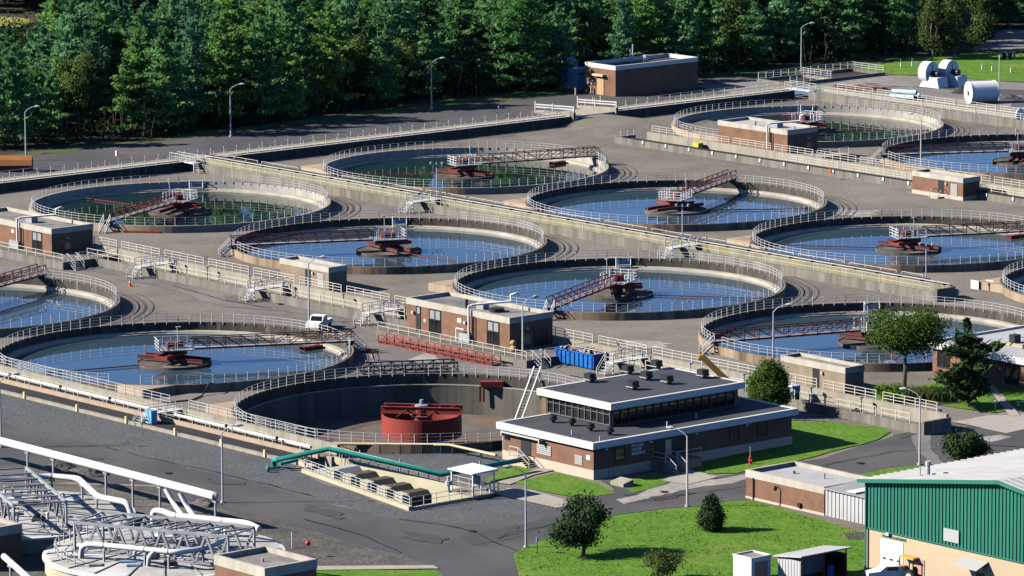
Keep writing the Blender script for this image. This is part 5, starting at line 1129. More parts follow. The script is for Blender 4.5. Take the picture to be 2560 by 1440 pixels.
# far storage yard
def fan(label, u, v):
    p = at3(u,v,ZU); t = thing('fan_housing', label, 'fan', p, 'white fan housings in the storage yard')
    d = Vector((RIGHT[0]*.72-DEEP[0]*.69,RIGHT[1]*.72-DEEP[1]*.69,0)); e = Vector((-d.y,d.x,0)); c0 = Vector(p)+Vector((0,0,2.3))+d*-.6
    n = 28; vs = []
    for k in (-1.0,1.0):
        for i in range(n): q = 2*math.pi*i/n; vs.append(c0+e*(1.75*math.cos(q))*-1+Vector((0,0,1.0))*1.75*math.sin(q)*1.05+d*k*.8)
    part('scroll', MB().add(vs,[tuple(range(n)),tuple(range(2*n-1,n-1,-1))]+[(i,(i+1)%n,n+(i+1)%n,n+i) for i in range(n)]), M['white'], t)
    vs = []
    for k in (-1.6,1.6): vs += [Vector(p)+d*x+e*k*.8+Vector((0,0,z)) for x, z in ((-1.5,0),(2.6,0),(2.2,1.7),(1.0,1.7),(-.2,2.2))]
    part('base', MB().add(vs,[(0,1,2,3,4),(9,8,7,6,5)]+[(i,5+i,5+(i+1)%5,(i+1)%5) for i in range(5)]), M['white'], t)
    part('motor', MB().tube([c0+d*.9+Vector((0,0,-.1)),c0+d*2.2+Vector((0,0,-.1))],.5,12), M['darkmetal'], t)
    part('rib', MB().bar(c0+d*.82+Vector((0,0,-1.7)),c0+d*.82+Vector((0,0,1.8)),.1).bar(c0+d*.82-e*1.7,c0+d*.82+e*1.7,.1), M['galv'], t)
fan('white fan housing standing left of another one in the storage yard', 2328,217); fan('white fan housing standing right of another one in the storage yard', 2378,213)
c_ = Vector(at3(2453,257,ZU))+Vector((0,0,1.75)); ax = Vector((RIGHT[0]*.95+DEEP[0]*.3,RIGHT[1]*.95+DEEP[1]*.3,0)).normalized()
t = thing('storage_tank', 'big white cylindrical tank lying on its side in the storage yard', 'tank', at3(2453,257,ZU))
part('shell', MB().tube([c_-ax*2.2,c_+ax*2.3],1.72,28), M['white'], t, smooth=False); part('manhole', MB().tube([c_-ax*2.2,c_-ax*2.5],.38,12), M['galv'], t)
part('rim', MB().tube([c_-ax*2.24,c_-ax*2.12],1.78,28).tube([c_+ax*2.2,c_+ax*2.32],1.78,28), M['white'], t); part('saddle', MB().rbox((c_.x,c_.y),1.2,.9,ZU,ZU+.5,math.atan2(ax.y,ax.x)), M['maroon'], t)
for i, (du, dz, lab) in enumerate(((0,.42,'lower front pale blue plastic pipe of the pile in the storage yard'),(14,.42,'rear lower pale blue plastic pipe of the pile in the storage yard'),(6,1.1,'top pale blue plastic pipe of the pile in the storage yard'))):
    c_ = Vector(at3(2255+du,249-du*.35,ZU))+Vector((0,0,dz)); ax = Vector((RIGHT[0]+DEEP[0]*-.5,RIGHT[1]+DEEP[1]*-.5,0)).normalized()
    single('plastic_pipe', MB().lathe([(.42,0)],0,0,3) if 0 else MB().tube([c_-ax*2.1,c_+ax*2.1],.4,14,cap=False).tube([c_+ax*2.1,c_-ax*2.1],.36,14,cap=False), M['pvc'], lab, 'pipe', (c_.x,c_.y,ZU), 'pale blue pipes in the storage yard')
for nm, u, v, r, h, m, lab in (('heap',2408,232,2.0,1.0,'coal','black heap beside the big white tank lying in the yard'),('heap',2520,246,2.4,.7,'asphalt','grey heap right of the big white tank lying in the yard')):
    p = at3(u,v,ZU); mb = MB().lathe([(r,0),(r*.75,h*.35),(r*.4,h*.8),(.01,h)],p[0],p[1],14); mb.v = [(x+rng.normal()*.1,y+rng.normal()*.1,max(ZU,ZU+z+rng.normal()*.05)) for x, y, z in mb.v]; single(nm, mb, M[m], lab, 'heap', p)
for i, (u, v) in enumerate(((2110,216),(2150,221),(2185,222))):
    p = at3(u,v,ZU); mb = MB()
    for k in range(7): q = rng.normal(size=4); mb.bar((p[0]+q[0]*1.0,p[1]+q[1]*1.6,ZU+.06+k*.05),(p[0]+q[0]*1.0+2.6,p[1]+q[1]*1.6+q[2]*.5,ZU+.06+k*.05),.5,.05)
    single('steel_plates', mb, M['maroon'], 'rusty red steel plates lying flat in the storage yard', 'scrap', p, 'rusty plates in the storage yard')
t = thing('settling_basin', 'railed concrete basin in the far corner before the forest', 'basin', (-134,154,ZU))
q = [at(1945,212,ZU),at(2140,180,ZU),at(2185,192,ZU),at(2010,225,ZU)]
q = [(-137.5,146.5),(-137.5,171),(-131,171),(-131,146.5)]
part('wall', MB().ring(-137.5,-129.5,150.5,172,ZU,ZU+.55,.4), M['conc'], t); part('divider', MB().box(-137,-130,160,160.4,ZU,ZU+.55), M['conc_pale'], t); part('floor', MB().box(-137.1,-129.9,150.9,171.6,ZU,ZU+.08), M['coal'], t)
railing(t, [(-137.3,150.7,ZU+.55),(-137.3,171.8,ZU+.55),(-129.7,171.8,ZU+.55)], M['galv'], 1.1, 1.7, 3, r=.045); railing(t, [(-129.7,150.7,ZU+.55),(-129.7,160.2,ZU+.55),(-137,160.2,ZU+.55)], M['galv'], 1.1, 1.6, 3, r=.045)
dup(cx0, (-122.0,147.3,-.05), R_(90), 'white footbridge at the far corner of the upper channel'); dup(cx0, (-122.3,24.0,-.1), R_(90), 'white stair at the left junction of the mossy wall and far channel')
t = thing('pit_frame', 'dark equipment frame inside yellow posts and chain on the far lawn', 'equipment', at3(2518,148,ZU)); p = at3(2518,148,ZU)
part('frame', MB().ring(p[0]-1,p[0]+1,p[1]-1,p[1]+1,ZU+1.2,ZU+1.35,.12).box(p[0]-1,p[0]-.85,p[1]-1,p[1]-.85,ZU,ZU+1.2).box(p[0]+.85,p[0]+1,p[1]-1,p[1]-.85,ZU,ZU+1.2).box(p[0]+.85,p[0]+1,p[1]+.85,p[1]+1,ZU,ZU+1.2), M['steel'], t); part('core', MB().rbox(p,.6,.6,ZU,ZU+1.0,0), M['darkmetal'], t)
for u, v in ((2475,145),(2535,146),(2552,148)):
    p = at3(u,v,ZU); single('bollard', MB().cyl(p[0],p[1],ZU,ZU+1.2,.12,8), M['yellow'], 'yellow chain post round the equipment frame on the far lawn', 'bollard', p, 'yellow chain posts on the far lawn')
p = at3(2550,300,1.2); t = thing('dish', 'white round dish at the right edge above the upper channel', 'dish', p); part('plate', MB().ball((p[0],p[1],p[2]+.9),(.25,.95,.95),16,10), M['white'], t, smooth=True); part('stand', MB().cyl(p[0],p[1],0,p[2]+.5,.12,8), M['galv'], t)
# ================================================================== COVERED TANKS, DUCTS AND SPACE TRUSSES (lower left)
def covered_tank(label, c, R, seed):
    r_ = random.Random(seed); t = thing('covered_tank', label, 'tank', (c[0],c[1],0), 'round covered tanks with trusses')
    part('wall', MB().lathe([(R-.25,-.2),(R-.25,1.35)],c[0],c[1],72), M['cream'], t)
    part('rim', MB().lathe([(R-.25,1.35),(R,1.35),(R,1.6),(R-.5,1.65)],c[0],c[1],72), M['fascia_white'], t)
    part('cover', MB().lathe([(R-.5,1.64),(R*.55,2.05),(.01,2.45)],c[0],c[1],48), M['dome'], t)
    mb = MB()
    for i in range(20):
        q = 2*math.pi*i/20; mb.bar((c[0]+.6*math.cos(q),c[1]+.6*math.sin(q),2.45),(c[0]+R*.55*math.cos(q),c[1]+R*.55*math.sin(q),2.1),.12,.08); mb.bar((c[0]+R*.55*math.cos(q),c[1]+R*.55*math.sin(q),2.1),(c[0]+(R-.4)*math.cos(q),c[1]+(R-.4)*math.sin(q),1.7),.12,.08)
    part('rib', mb, M['steel'], t)
    for i in range(9):
        q = r_.random()*6.28; d = R*(.2+.6*r_.random()); x, y = c[0]+d*math.cos(q), c[1]+d*math.sin(q); z = 2.45-.8*d/R
        part('hatch', MB().rbox((x,y),.5+r_.random()*.6,.4+r_.random()*.4,z-.15,z+.12+.2*r_.random(),DR+q*.0), M[r_.choice(['white','steel','bluegrey','fascia'])], t)
    for i in range(9):
        q = r_.random()*6.28; d = R*(.25+.6*r_.random()); x, y = c[0]+d*math.cos(q), c[1]+d*math.sin(q); z = 2.45-.8*d/R
        part('grating', MB().rbox((x,y),1.2+r_.random()*1.4,.22+r_.random()*.5,z-.1,z+.1,DR+r_.choice([0,1.57,-.45])), M[r_.choice(['darkmetal','steel','black_strip','white'])], t)
    aa = [R_(200)+R_(110)*i/14+DR-1.57 for i in range(15)]; railing(t, [(c[0]+(R-1.2)*math.cos(q),c[1]+(R-1.2)*math.sin(q),1.85) for q in aa], M['galv'], 1.0, 1.3, 2)
    for i in range(5):
        q = r_.random()*6.28; d = R*(.3+.5*r_.random()); x, y = c[0]+d*math.cos(q), c[1]+d*math.sin(q); z = 2.4-.8*d/R
        part('vent', MB().cyl(x,y,z-.1,z+.8,.14,8).ball((x,y,z+.85),.2), M['white'], t)
    return t
M['dome'] = mat('dome_cover', (.50,.49,.46), (.36,.35,.32), .5, 7, .7, c3=(.62,.62,.61), s3=.2)
G1 = at(45,1288,1.5); G2 = at(410,1383,1.5)
g1 = covered_tank('round covered tank with grey trusses at the left edge below the big white pipe', G1, 11.6, 3)
g2 = covered_tank('round covered tank with a grey truss beside the low brick building', G2, 11.6, 5)
def v3(u, v, z): return Vector(at3(u,v,z))
def grey_truss(label, f0, f1, b0, b1, nf, zt, zb):
    """two inclined Warren sides and a laced top"""
    t = thing('space_truss', label, 'truss', tuple((f0+f1)/2), 'grey trusses over the covered tanks')
    for nm, p, q in (('front_chord',f0,f1),('rear_chord',b0,b1)): part(nm, MB().bar(p,q,.26,.26), M['steel'], t)
    for nm, p, q, off in (('front_webs',f0,f1,0),('rear_webs',b0,b1,0)):
        mb = MB()
        for i in range(nf+1):
            c = p.lerp(q,i/nf)
            for s in (-.5,.5):
                e = p.lerp(q,max(0,min(1,(i+s)/nf))); mb.bar(c,(e.x,e.y,zb),.2)
        part(nm, mb, M['steel'], t)
    mb = MB()
    for i in range(nf+1):
        mb.bar(f0.lerp(f1,i/nf),b0.lerp(b1,i/nf),.13)
        if i < nf: mb.bar(f0.lerp(f1,i/nf),b0.lerp(b1,(i+1)/nf),.14)
    part('lacing', mb, M['steel'], t)
    mb = MB()
    for p, q in ((f0,f1),(b0,b1)): mb.bar((p.x,p.y,zb),(q.x,q.y,zb),.2)
    part('bottom_chord', mb, M['steel'], t); return t
grey_truss('grey space truss over the covered tank beside the low brick building', v3(186,1306,4.9), v3(570,1342,4.9), v3(257,1280,4.9), v3(635,1318,4.9), 7, 4.9, 2.1)
grey_truss('grey space truss over the covered tank at the left edge', v3(-66,1179,4.6), v3(34,1264,4.6), v3(65,1169,4.6), v3(165,1254,4.6), 6, 4.6, 2.2)
def duct(label, pts, r, stands=(), zs=0, caps=True, bands=True, m='white'):
    t = thing('air_duct', label, 'pipe', tuple(pts[0]), 'white ducts of the covered tanks'); n = len(pts)
    # soften bends
    P = [pts[0]]
    for i in range(1,n-1):
        d0 = (pts[i-1]-pts[i]); d1 = (pts[i+1]-pts[i]); k = min(.8,d0.length*.4,d1.length*.4)
        a = pts[i]+d0.normalized()*k; b = pts[i]+d1.normalized()*k
        for s in (0,.25,.5,.75,1): P.append((a.lerp(pts[i],s)).lerp(pts[i].lerp(b,s),s))
    P.append(pts[-1]); part('pipe', MB().tube(P, r, 14), M[m], t, smooth=True)
    for q, zb in stands:
        # nearest point on the run
        best = min(((P[i].lerp(P[i+1],s/10)) for i in range(len(P)-1) for s in range(11)), key=lambda w: (w.xy-Vector(q)).length)
        s_ = part('stand', MB().bar((best.x,best.y,zb),(best.x,best.y,best.z-r-.1),.17).bar((best.x-.3,best.y,best.z-r-.08),(best.x+.3,best.y,best.z-r-.08),.3,.2), M['steel'], t)
        part('clamp', MB().tube([best-Vector((RIGHT[0]*.62,RIGHT[1]*.62,0))*.2-Vector((0,0,0)),best+Vector((RIGHT[0]*.62,RIGHT[1]*.62,0))*.2], r*1.06, 14), M['louver'], s_)
    return t
zt = 3.3
e0, e1 = v3(-120,1071,zt), v3(538,1241,zt)
duct('big white pipe on grey stands crossing the lower left corner', [e0,e1], .42, [((e0.lerp(e1,s)).xy,0) for s in (.275,.438,.563,.692,.803,.96)])
duct('white duct stepping down over the covered tank at the left edge', [v3(-30,1203,3.6),v3(125,1190,3.6),v3(196,1196,3.6),v3(246,1242,3.3),v3(318,1256,3.2),v3(330,1290,1.9)], .3, [(v3(130,1190,3.6).xy,1.8),(v3(240,1236,3.4).xy,1.7),(v3(205,1204,3.6).xy,1.7)])
duct('white duct running behind the right hand grey truss', [v3(383,1312,2.1),v3(383,1275,3.6),v3(410,1279,3.6),v3(430,1288,3.4),v3(620,1308,3.4),v3(648,1322,3.1)], .3, [(v3(446,1288,3.4).xy,1.8),(v3(553,1301,3.4).xy,1.8)])
duct('white duct in front of the right hand grey truss', [v3(203,1392,2.0),v3(206,1360,3.5),v3(255,1363,3.5),v3(440,1381,3.5),v3(508,1372,3.5),v3(562,1350,3.7)], .27, [(v3(258,1364,3.5).xy,1.9),(v3(366,1374,3.5).xy,1.9),(v3(422,1379,3.5).xy,1.9),(v3(510,1372,3.5).xy,1.9)])
duct('short white drop duct in front of the right hand grey truss', [v3(371,1413,2.0),v3(373,1392,3.0),v3(386,1379,3.4)], .22)
duct('left of two slanting white branch ducts under the big white pipe', [v3(414,1222,3.1),v3(436,1262,1.6),v3(456,1288,1.0)], .26); duct('right of two slanting white branch ducts under the big white pipe', [v3(450,1232,3.1),v3(470,1270,1.6),v3(486,1292,1.0)], .26)
duct('short white pipe end at the lower left corner', [v3(10,1391,3.2),v3(90,1462,3.2)], .3, [(v3(26,1405,3.2).xy,0)])
t = thing('walkway', 'grey railed stair and landing between the two covered tanks', 'stairs', at3(120,1340,1))
q = at(130,1318,1.8); part('landing', MB().rbox(q,2.2,1.2,.9,1.8,DR), M['cream'], t); mb = MB()
for i in range(6): w_ = Vector((q[0],q[1]))+Vector(DEEP)*-(1.3+.3*i); mb.rbox(w_,1.0,.16,0,1.6-.26*i,DR)
part('steps', mb, M['conc'], t)
for s in (-1,1): w_ = Vector((q[0],q[1]))+Vector(RIGHT)*s*1.1; railing(t, [(w_.x+DEEP[0]*1.1,w_.y+DEEP[1]*1.1,1.8),(w_.x-DEEP[0]*1.1,w_.y-DEEP[1]*1.1,1.8),(w_.x-DEEP[0]*3,w_.y-DEEP[1]*3,.2)], M['galv'], 1.0, 1.1, 3)
q = at(165,1440,0); single('concrete_box', MB().rbox(q,.95,.95,0,1.3,DR), M['wood'], 'tan rust stained box at the foot of the right hand covered tank', 'box', (q[0],q[1],0))
t = thing('concrete_wall', 'low pale concrete curb wall behind the covered tanks', 'wall', at3(350,1222)); w0, w1 = v3(100,1214,0), v3(430,1224,0); part('wall', MB().bar(w0+Vector((0,0,.15)),w1+Vector((0,0,.15)),.5,.4), M['conc_pale'], t)
for i, (u, v, r, h, lab) in enumerate(((150,1172,2.0,.8,'left of the dark stone heaps under the big white pipe'),(215,1186,2.4,.9,'middle of the dark stone heaps under the big white pipe'),(515,1262,1.8,.6,'right hand dark stone heap near the big white pipe end'))):
    p = at3(u,v,0); mb = MB().lathe([(r,0),(r*.75,h*.4),(r*.4,h*.8),(.01,h)],p[0],p[1],14); mb.v = [(x+rng.normal()*.12,y+rng.normal()*.12,max(0,z+rng.normal()*.06)) for x, y, z in mb.v]; single('stone_heap', mb, M['darkgravel'], lab, 'heap', p)
# ================================================================== VEGETATION
def leaf_mesh(name, C, D, Ln, Wd, m, seed=0, N=None):
    """one quad per leaf clump: centre C, axis D, length Ln, width Wd"""
    g = np.random.default_rng(seed); n = len(C); D = D/np.maximum(np.linalg.norm(D,axis=1,keepdims=True),1e-6)
    r = g.normal(size=(n,3)) if N is None else N+g.normal(size=(n,3))*.45; S = np.cross(D,r); S /= np.maximum(np.linalg.norm(S,axis=1,keepdims=True),1e-6)
    a = D*(Ln/2)[:,None]; s = S*(Wd/2)[:,None]
    V = np.stack([C-a, C+s*1.0-a*.1, C+a, C-s*1.0-a*.1],1).reshape(-1,3)
    me = bpy.data.meshes.new(name); me.vertices.add(4*n); me.vertices.foreach_set('co', V.astype(np.float32).ravel())
    me.loops.add(4*n); me.loops.foreach_set('vertex_index', np.arange(4*n,dtype=np.int32)); me.polygons.add(n)
    me.polygons.foreach_set('loop_start', np.arange(0,4*n,4,dtype=np.int32)); me.update(calc_edges=True); me.materials.append(m); return me
def pine_data(h, rmax, seed, dens=1.0, base=.12):
    g = np.random.default_rng(seed); C, D, Ls, Ws = [], [], [], []; br = []; Nn = []
    nw = int(h*.72)
    for i in range(nw):
        t = i/(nw-1); z = h*(base+(1-base)*t**.95); L = (rmax*(1-t**1.7)**.8*.95+.35)*(.7+.55*g.random())
        if t < .2: L *= .75+1.2*t
        for k in range(int(5+3*g.random())):
            q = g.random()*6.283; l = L*(.55+.6*g.random()); up = .05+.35*t+.1*g.normal(); dz = g.normal()*.3
            e = np.array([math.cos(q)*l, math.sin(q)*l, z+dz+l*up]); b0 = np.array([0,0,z+dz]); br.append((b0,e,l))
            n = max(2,int(l*2.0*dens))
            for s in np.linspace(.3,1,n):
                c = b0+(e-b0)*s; c[2] += .25*l*(s*s-.4)*.3; m_ = int(13*dens+2)
                sp = (.18+.5*(1-abs(s-.6)))*min(1,l/2.2)
                cc = c+g.normal(size=(m_,3))*np.array([sp,sp,.16]); d = np.array([math.cos(q),math.sin(q),.55])+g.normal(size=(m_,3))*.55
                C.append(cc); D.append(d); Nn.append(np.array([math.cos(q)*.55,math.sin(q)*.55,.75])[None,:]+(cc-c)*.8); Ls.append(.6+.55*g.random(m_)); Ws.append(.24+.2*g.random(m_))
    k = 40; Nn.append(g.normal(size=(k,3))); C.append(np.array([0,0,h*.98])+g.normal(size=(k,3))*np.array([.18,.18,.5])); D.append(np.array([0,0,1])+g.normal(size=(k,3))*.4); Ls.append(np.full(k,.7)); Ws.append(np.full(k,.2))
    return np.concatenate(C), np.concatenate(D), np.concatenate(Ls), np.concatenate(Ws), br, np.concatenate(Nn)
def pine(name, label, h, rmax, seed, m, group=None, bark='bark', base=.12, dens=1.0, cat='tree'):
    C, D, Ln, Wd, br, N = pine_data(h, rmax, seed, dens, base); t = thing(name, label, cat, (0,0,0), group)
    o = link('crown', leaf_mesh('crown', C, D, Ln, Wd, M[m], seed, N)); o.parent = t; LOC[o.name] = (0,0,0); ROOT[o.name] = t
    mb = MB().tube([(0,0,-.3),(0,0,h*.5),(0,0,h*.97)],[.024*h*.7,.013*h,.02],7)
    for b0, e, l in br:
        if l > 1.2: mb.tube([tuple(b0),tuple(b0*.3+e*.7)],[.05,.02],3)
    part('trunk', mb, M[bark], t); return t
def broad(name, label, h, rad, seed, m, zc=.6, rz=.42, n=90, per=70, ls=.34, bark='bark', trunk=.12, group=None, cat='tree', forks=6, hollow=.25, flat=0, low=None, lobes=True, taper=0):
    g = np.random.default_rng(seed); t = thing(name, label, cat, (0,0,0), group); C, D, tips, Nb = [], [], [], []
    nl = max(8, n//11); lob = g.normal(size=(nl,3)); lob /= np.linalg.norm(lob,axis=1,keepdims=True); lob *= (.45+.35*g.random((nl,1)))*(1 if lobes else 0)
    for i in range(n):
        e = g.normal(size=3); e /= np.linalg.norm(e); v = lob[i%nl]+e*((.30+.12*math.sin(i%nl*2.3)) if lobes else (.88+.14*g.random()))*(hollow+(1-hollow)*g.random()**.5); v[:2] *= 1-taper*(v[2]*.5+.5); r = np.linalg.norm(v); d = v/max(r,1e-6)
        c = np.array([v[0]*rad, v[1]*rad, h*zc+v[2]*h*rz])
        if flat and d[2] < 0: c[2] = h*zc+d[2]*h*rz*r*(1-flat)
        if low is not None and c[2] < low: c[2] = low+g.random()*.3
        s = rad*(.13+.1*g.random()); tips.append(c); off = g.normal(size=(per,3))*np.array([s,s,s*.75]); C.append(c+off); D.append(g.normal(size=(per,3))+np.array([0,0,.2])); Nb.append(off/max(s,.01)*.7+d*.4+e*.6+np.array([0,0,.35]))
    C = np.concatenate(C); D = np.concatenate(D); k = len(C)
    o = link('crown', leaf_mesh('crown', C, D, ls*(.7+.6*g.random(k)), ls*.62*(.7+.6*g.random(k)), M[m], seed, np.concatenate(Nb))); o.parent = t; LOC[o.name] = (0,0,0); ROOT[o.name] = t
    mb = MB(); fz = h*max(.08,zc-rz*.85); mb.tube([(0,0,-.2),(.02*h,0,fz*.6),(0,.01*h,fz)],[trunk*1.2,trunk,trunk*.85],8)
    idx = g.choice(n, min(n,forks*4), replace=False)
    mains = [np.array([math.cos(6.283*i/forks)*rad*.42, math.sin(6.283*i/forks)*rad*.42, h*zc]) for i in range(forks)]
    for e in mains: mb.tube([(0,.01*h,fz*.95),tuple(e*.5+np.array([0,0,fz*.5])),tuple(e)],[trunk*.6,trunk*.42,trunk*.25],6)
    for j in idx: e = mains[int(np.argmin([np.linalg.norm(q-tips[j]) for q in mains]))]; mb.tube([tuple(e*.9),tuple(tips[j])],[trunk*.25,.02],4)
    part('trunk', mb, M[bark], t); return t
# garden trees and shrubs
def place(t, u, v, z=0, rot=0): p = at(u,v,z); t.location = (p[0],p[1],z); t.rotation_euler = (0,0,rot); return t
place(broad('shade_tree','broad spreading leafy tree with a forked trunk in front of the round tank', 9.9, 4.5, 21, 'leaf', .66, .31, 150, 85, .30, trunk=.24, forks=9, hollow=.3, low=3.0), 2260, 972)
place(pine('spruce','dark layered conifer on the lawn before the white roofed building', 9.0, 3.3, 5, 'leaf_dark', None, 'bark', .16, 1.5), 2420, 1018)
place(broad('cedar','dense round bright green cedar behind the process building', 6.2, 2.3, 9, 'leaf', .5, .5, 150, 150, .26, trunk=.14, hollow=.6, low=.3, lobes=False, taper=.3), 1922, 1040)
place(broad('shrub','rounded dark green bush on the paving right of the lawn', 3.3, 2.2, 14, 'leaf_dark', .5, .45, 110, 110, .3, trunk=.1, hollow=.45, cat='bush', low=.2), 2412, 1162)
place(broad('lawn_tree','round compact tree at the left end of the big lawn', 5.8, 3.0, 31, 'leaf_dark', .58, .38, 120, 85, .32, trunk=.18, hollow=.4, low=1.5), 1458, 1392)
place(broad('shrub','dense pointed dark shrub in the middle of the big lawn', 3.6, 1.5, 41, 'leaf_dark', .47, .50, 100, 130, .24, trunk=.08, hollow=.5, cat='bush', low=.15, lobes=False, taper=.75), 1778, 1328)
place(broad('sapling','thin pale leafed low tree at the bottom of the big lawn', 3.3, 2.0, 51, 'leaf_pale', .55, .4, 70, 40, .26, trunk=.08, hollow=.2), 1655, 1450)
place(broad('shrub','bright yellow green bush behind the lower channel railing', 2.0, 1.5, 61, 'leaf_bright', .5, .5, 50, 80, .24, trunk=.06, hollow=.4, cat='bush', low=.15), 2224, 1004)
for u, v, lab in ((2300,998,'left clump of tall reedy plants in the garden bed'),(2345,1000,'right clump of tall reedy plants in the garden bed')):
    g_ = np.random.default_rng(u); k = 900; C = np.stack([g_.normal(size=k)*1.1,g_.normal(size=k)*.7,.5+.5*g_.random(k)],1); p = at3(u,v)
    o = link('tall_grass', leaf_mesh('tall_grass', C, np.stack([g_.normal(size=k)*.25,g_.normal(size=k)*.25,np.ones(k)],1), .8+.6*g_.random(k), np.full(k,.09), M['leaf_pale' if u < 2320 else 'leaf_dark'], u)); o.location = p; tag(o, lab, 'plant')
# unmown tufts that break the evenness of the big lawn
poly = px((1316,1370),(1288,1392),(1300,1428),(1345,1480),(1700,1600),(2160,1480),(2160,1334),(2010,1292),(1900,1260),(1720,1271),(1540,1292),(1400,1345))
def inside(x, y, P):
    c = False
    for (x0,y0),(x1,y1) in zip(P, P[1:]+P[:1]):
        if (y0 > y) != (y1 > y) and x < (x1-x0)*(y-y0)/(y1-y0)+x0: c = not c
    return c
Ct = []
while len(Ct) < 3600:
    x, y = at(rng.uniform(1285,2165), rng.uniform(1255,1450))
    if inside(x, y, poly) and math.sin(x*.9+math.sin(y*.7)*2)+math.sin(y*.8) > -1.1+rng.random()*1.5: Ct.append((x,y,LV*4+.06))
Ct = np.array(Ct); k = len(Ct)
o = link('grass_tufts', leaf_mesh('grass_tufts', Ct, np.stack([rng.normal(size=k)*.5,rng.normal(size=k)*.5,np.ones(k)],1), .08+.10*rng.random(k), .08+.10*rng.random(k), M['leaf_bright'])); o['kind'] = 'stuff'
# forest
FRONT = [(-400,404),(0,379),(480,342),(860,288),(1100,256),(1400,228),(1740,200),(1960,172),(2150,156),(2350,140),(2480,122),(2900,90)]
def fy(x):
    for (x0,y0),(x1,y1) in zip(FRONT,FRONT[1:]):
        if x0 <= x <= x1: return y0+(y1-y0)*(x-x0)/(x1-x0)
    return 100
def project(a, b, z):
    x, y = _O[0]+a*_U[0]+b*_V[0], _O[1]+a*_U[1]+b*_V[1]
    zz = z-HCAM; d = y*CP-zz*SP_; u = y*SP_+zz*CP; p, q = FPX*x/d, -FPX*u/d
    return 1280+p*CR-q*SR, 720+p*SR+q*CR
cand = []
X = -105.0
sp = 7.0
for i in range(40):
    for j in range(90):
        Xw = -105+i*sp+(sp/2 if j%2 else 0)+rng.normal()*1.1; Dw = 700+j*sp*.9+rng.normal()*1.1
        a, b = wxy(Xw, Dw); u, v = project(a, b, ZU)
        if not (-110 < u < 2680): continue
        if v > fy(u)-6 or v < -330: continue
        if u < 150 and 30 < v < 215: continue
        if u > 2440 and v > 74: continue
        if u > 2300 and v > 100: continue
        cand.append((v, a, b, u, fy(u)-v))
cand.sort(key=lambda e: -(e[0]+.0*e[4]))
cand = [e for e in cand if project(e[1],e[2],ZU+18)[1] > -500]
front = sorted(cand, key=lambda e: e[4])
protos = []
PG = 'pines of the forest'
kinds = [('pine_tree','tall pine of the forest with layered dark green boughs','pine',16.5,4.6,101),('pine_tree','tall pine of the forest with layered dark green boughs','pine',16,4.0,102),
         ('pine_tree','blue green pine of the forest with plume like boughs','pine_blue',17,4.6,103),('pine_tree','blue green pine of the forest with plume like boughs','pine_blue',14.5,3.9,104),
         ('pine_tree','slim young pine at or near the forest edge','pine',12,3.0,105),('pine_tree','blue green pine of the forest with plume like boughs','pine_blue',17,4.7,106)]
for nm, lab, m, h, r, sd in kinds: protos.append(pine(nm, lab, h, r, sd, m, PG))
bprotos = [broad('forest_tree','leafy broadleaf tree standing among the forest pines',14,3.6,201,'leaf_wood',.62,.36,120,60,.42,trunk=.2,group='leafy trees of the forest',hollow=.4),
           broad('forest_tree','leafy broadleaf tree standing among the forest pines',12,3.3,202,'leaf_wood',.6,.38,110,60,.42,trunk=.17,group='leafy trees of the forest',hollow=.4)]
used = set(); nlim = 286
indiv, rest = front[:nlim], [e for e in front[nlim:] if not (e[3] < 135 and e[0] > 36)]
for i, (v, a, b, u, dv) in enumerate(indiv):
    if dv < 28 and rng.random() < .35: pr = protos[4]
    elif rng.random() < .13: pr = bprotos[int(rng.integers(2))]
    else: pr = protos[int(rng.choice([0,1,2,3,5]))]
    if u < 130: pr = protos[int(rng.choice([3,4]))]
    loc = (a,b,ZU-.1); rz = float(rng.random()*6.28); s = float(.8+.27*rng.random())
    if u < 120: s = min(s, max(.5,(v-66)/16.2/15.0))
    if pr.name not in used: used.add(pr.name); pr.location = loc; pr.rotation_euler = (0,0,rz); pr.scale = (s,s,s)
    else: dup(pr, loc, rz, scale=(s*(.9+.2*rng.random()),s*(.9+.2*rng.random()),s))
for pr in protos+bprotos:
    if pr.name not in used: pr.location = wxy(-60,905)+(ZU,)
# lighter leafy trees at the right forest edge
for i, (u, v, s, lab) in enumerate(((2330,150,1.0,'pale leafy tree at the sunny right edge of the forest'),(2385,146,1.1,'pale leafy tree at the sunny right edge of the forest'),(2440,132,1.15,'pale leafy tree at the sunny right edge of the forest'))):
    if i == 0: bt = place(broad('birch_tree', lab, 10, 2.9, 77, 'leaf_pale', .56, .42, 110, 60, .36, trunk=.14, bark='bark_pale', group='pale leafy trees at the right forest edge', hollow=.3), u, v, ZU)
    else: p = at3(u,v,ZU); dup(bt, p, i*2.0, scale=(s,s,s))
# the woodland beyond reads as one mass
Cs, Ds, Ls, Ws, Ns = [], [], [], [], []
var = [pine_data(h,r,sd,.62) for h, r, sd in ((16.5,3.7,301),(18,3.9,302),(14.5,3.4,303))]
for v, a, b, u, dv in rest:
    c, d, l, w, _b, nn = var[int(rng.integers(3))]; s = .8+.4*rng.random(); q = rng.random()*6.28; ca, sa = math.cos(q), math.sin(q); Rm = np.array([[ca,-sa,0],[sa,ca,0],[0,0,1]])
    Cs.append((c@Rm.T)*s+np.array([a,b,ZU])); Ds.append(d@Rm.T); Ns.append(nn@Rm.T); Ls.append(l*1.2*s); Ws.append(w*1.35*s)
if Cs:
    o = link('far_woodland', leaf_mesh('far_woodland', np.concatenate(Cs), np.concatenate(Ds), np.concatenate(Ls), np.concatenate(Ws), M['pine_far'], 0, np.concatenate(Ns))); o['kind'] = 'stuff'
print('forest', len(indiv), len(rest))
Cs, Ds = [], []
stems = MB()
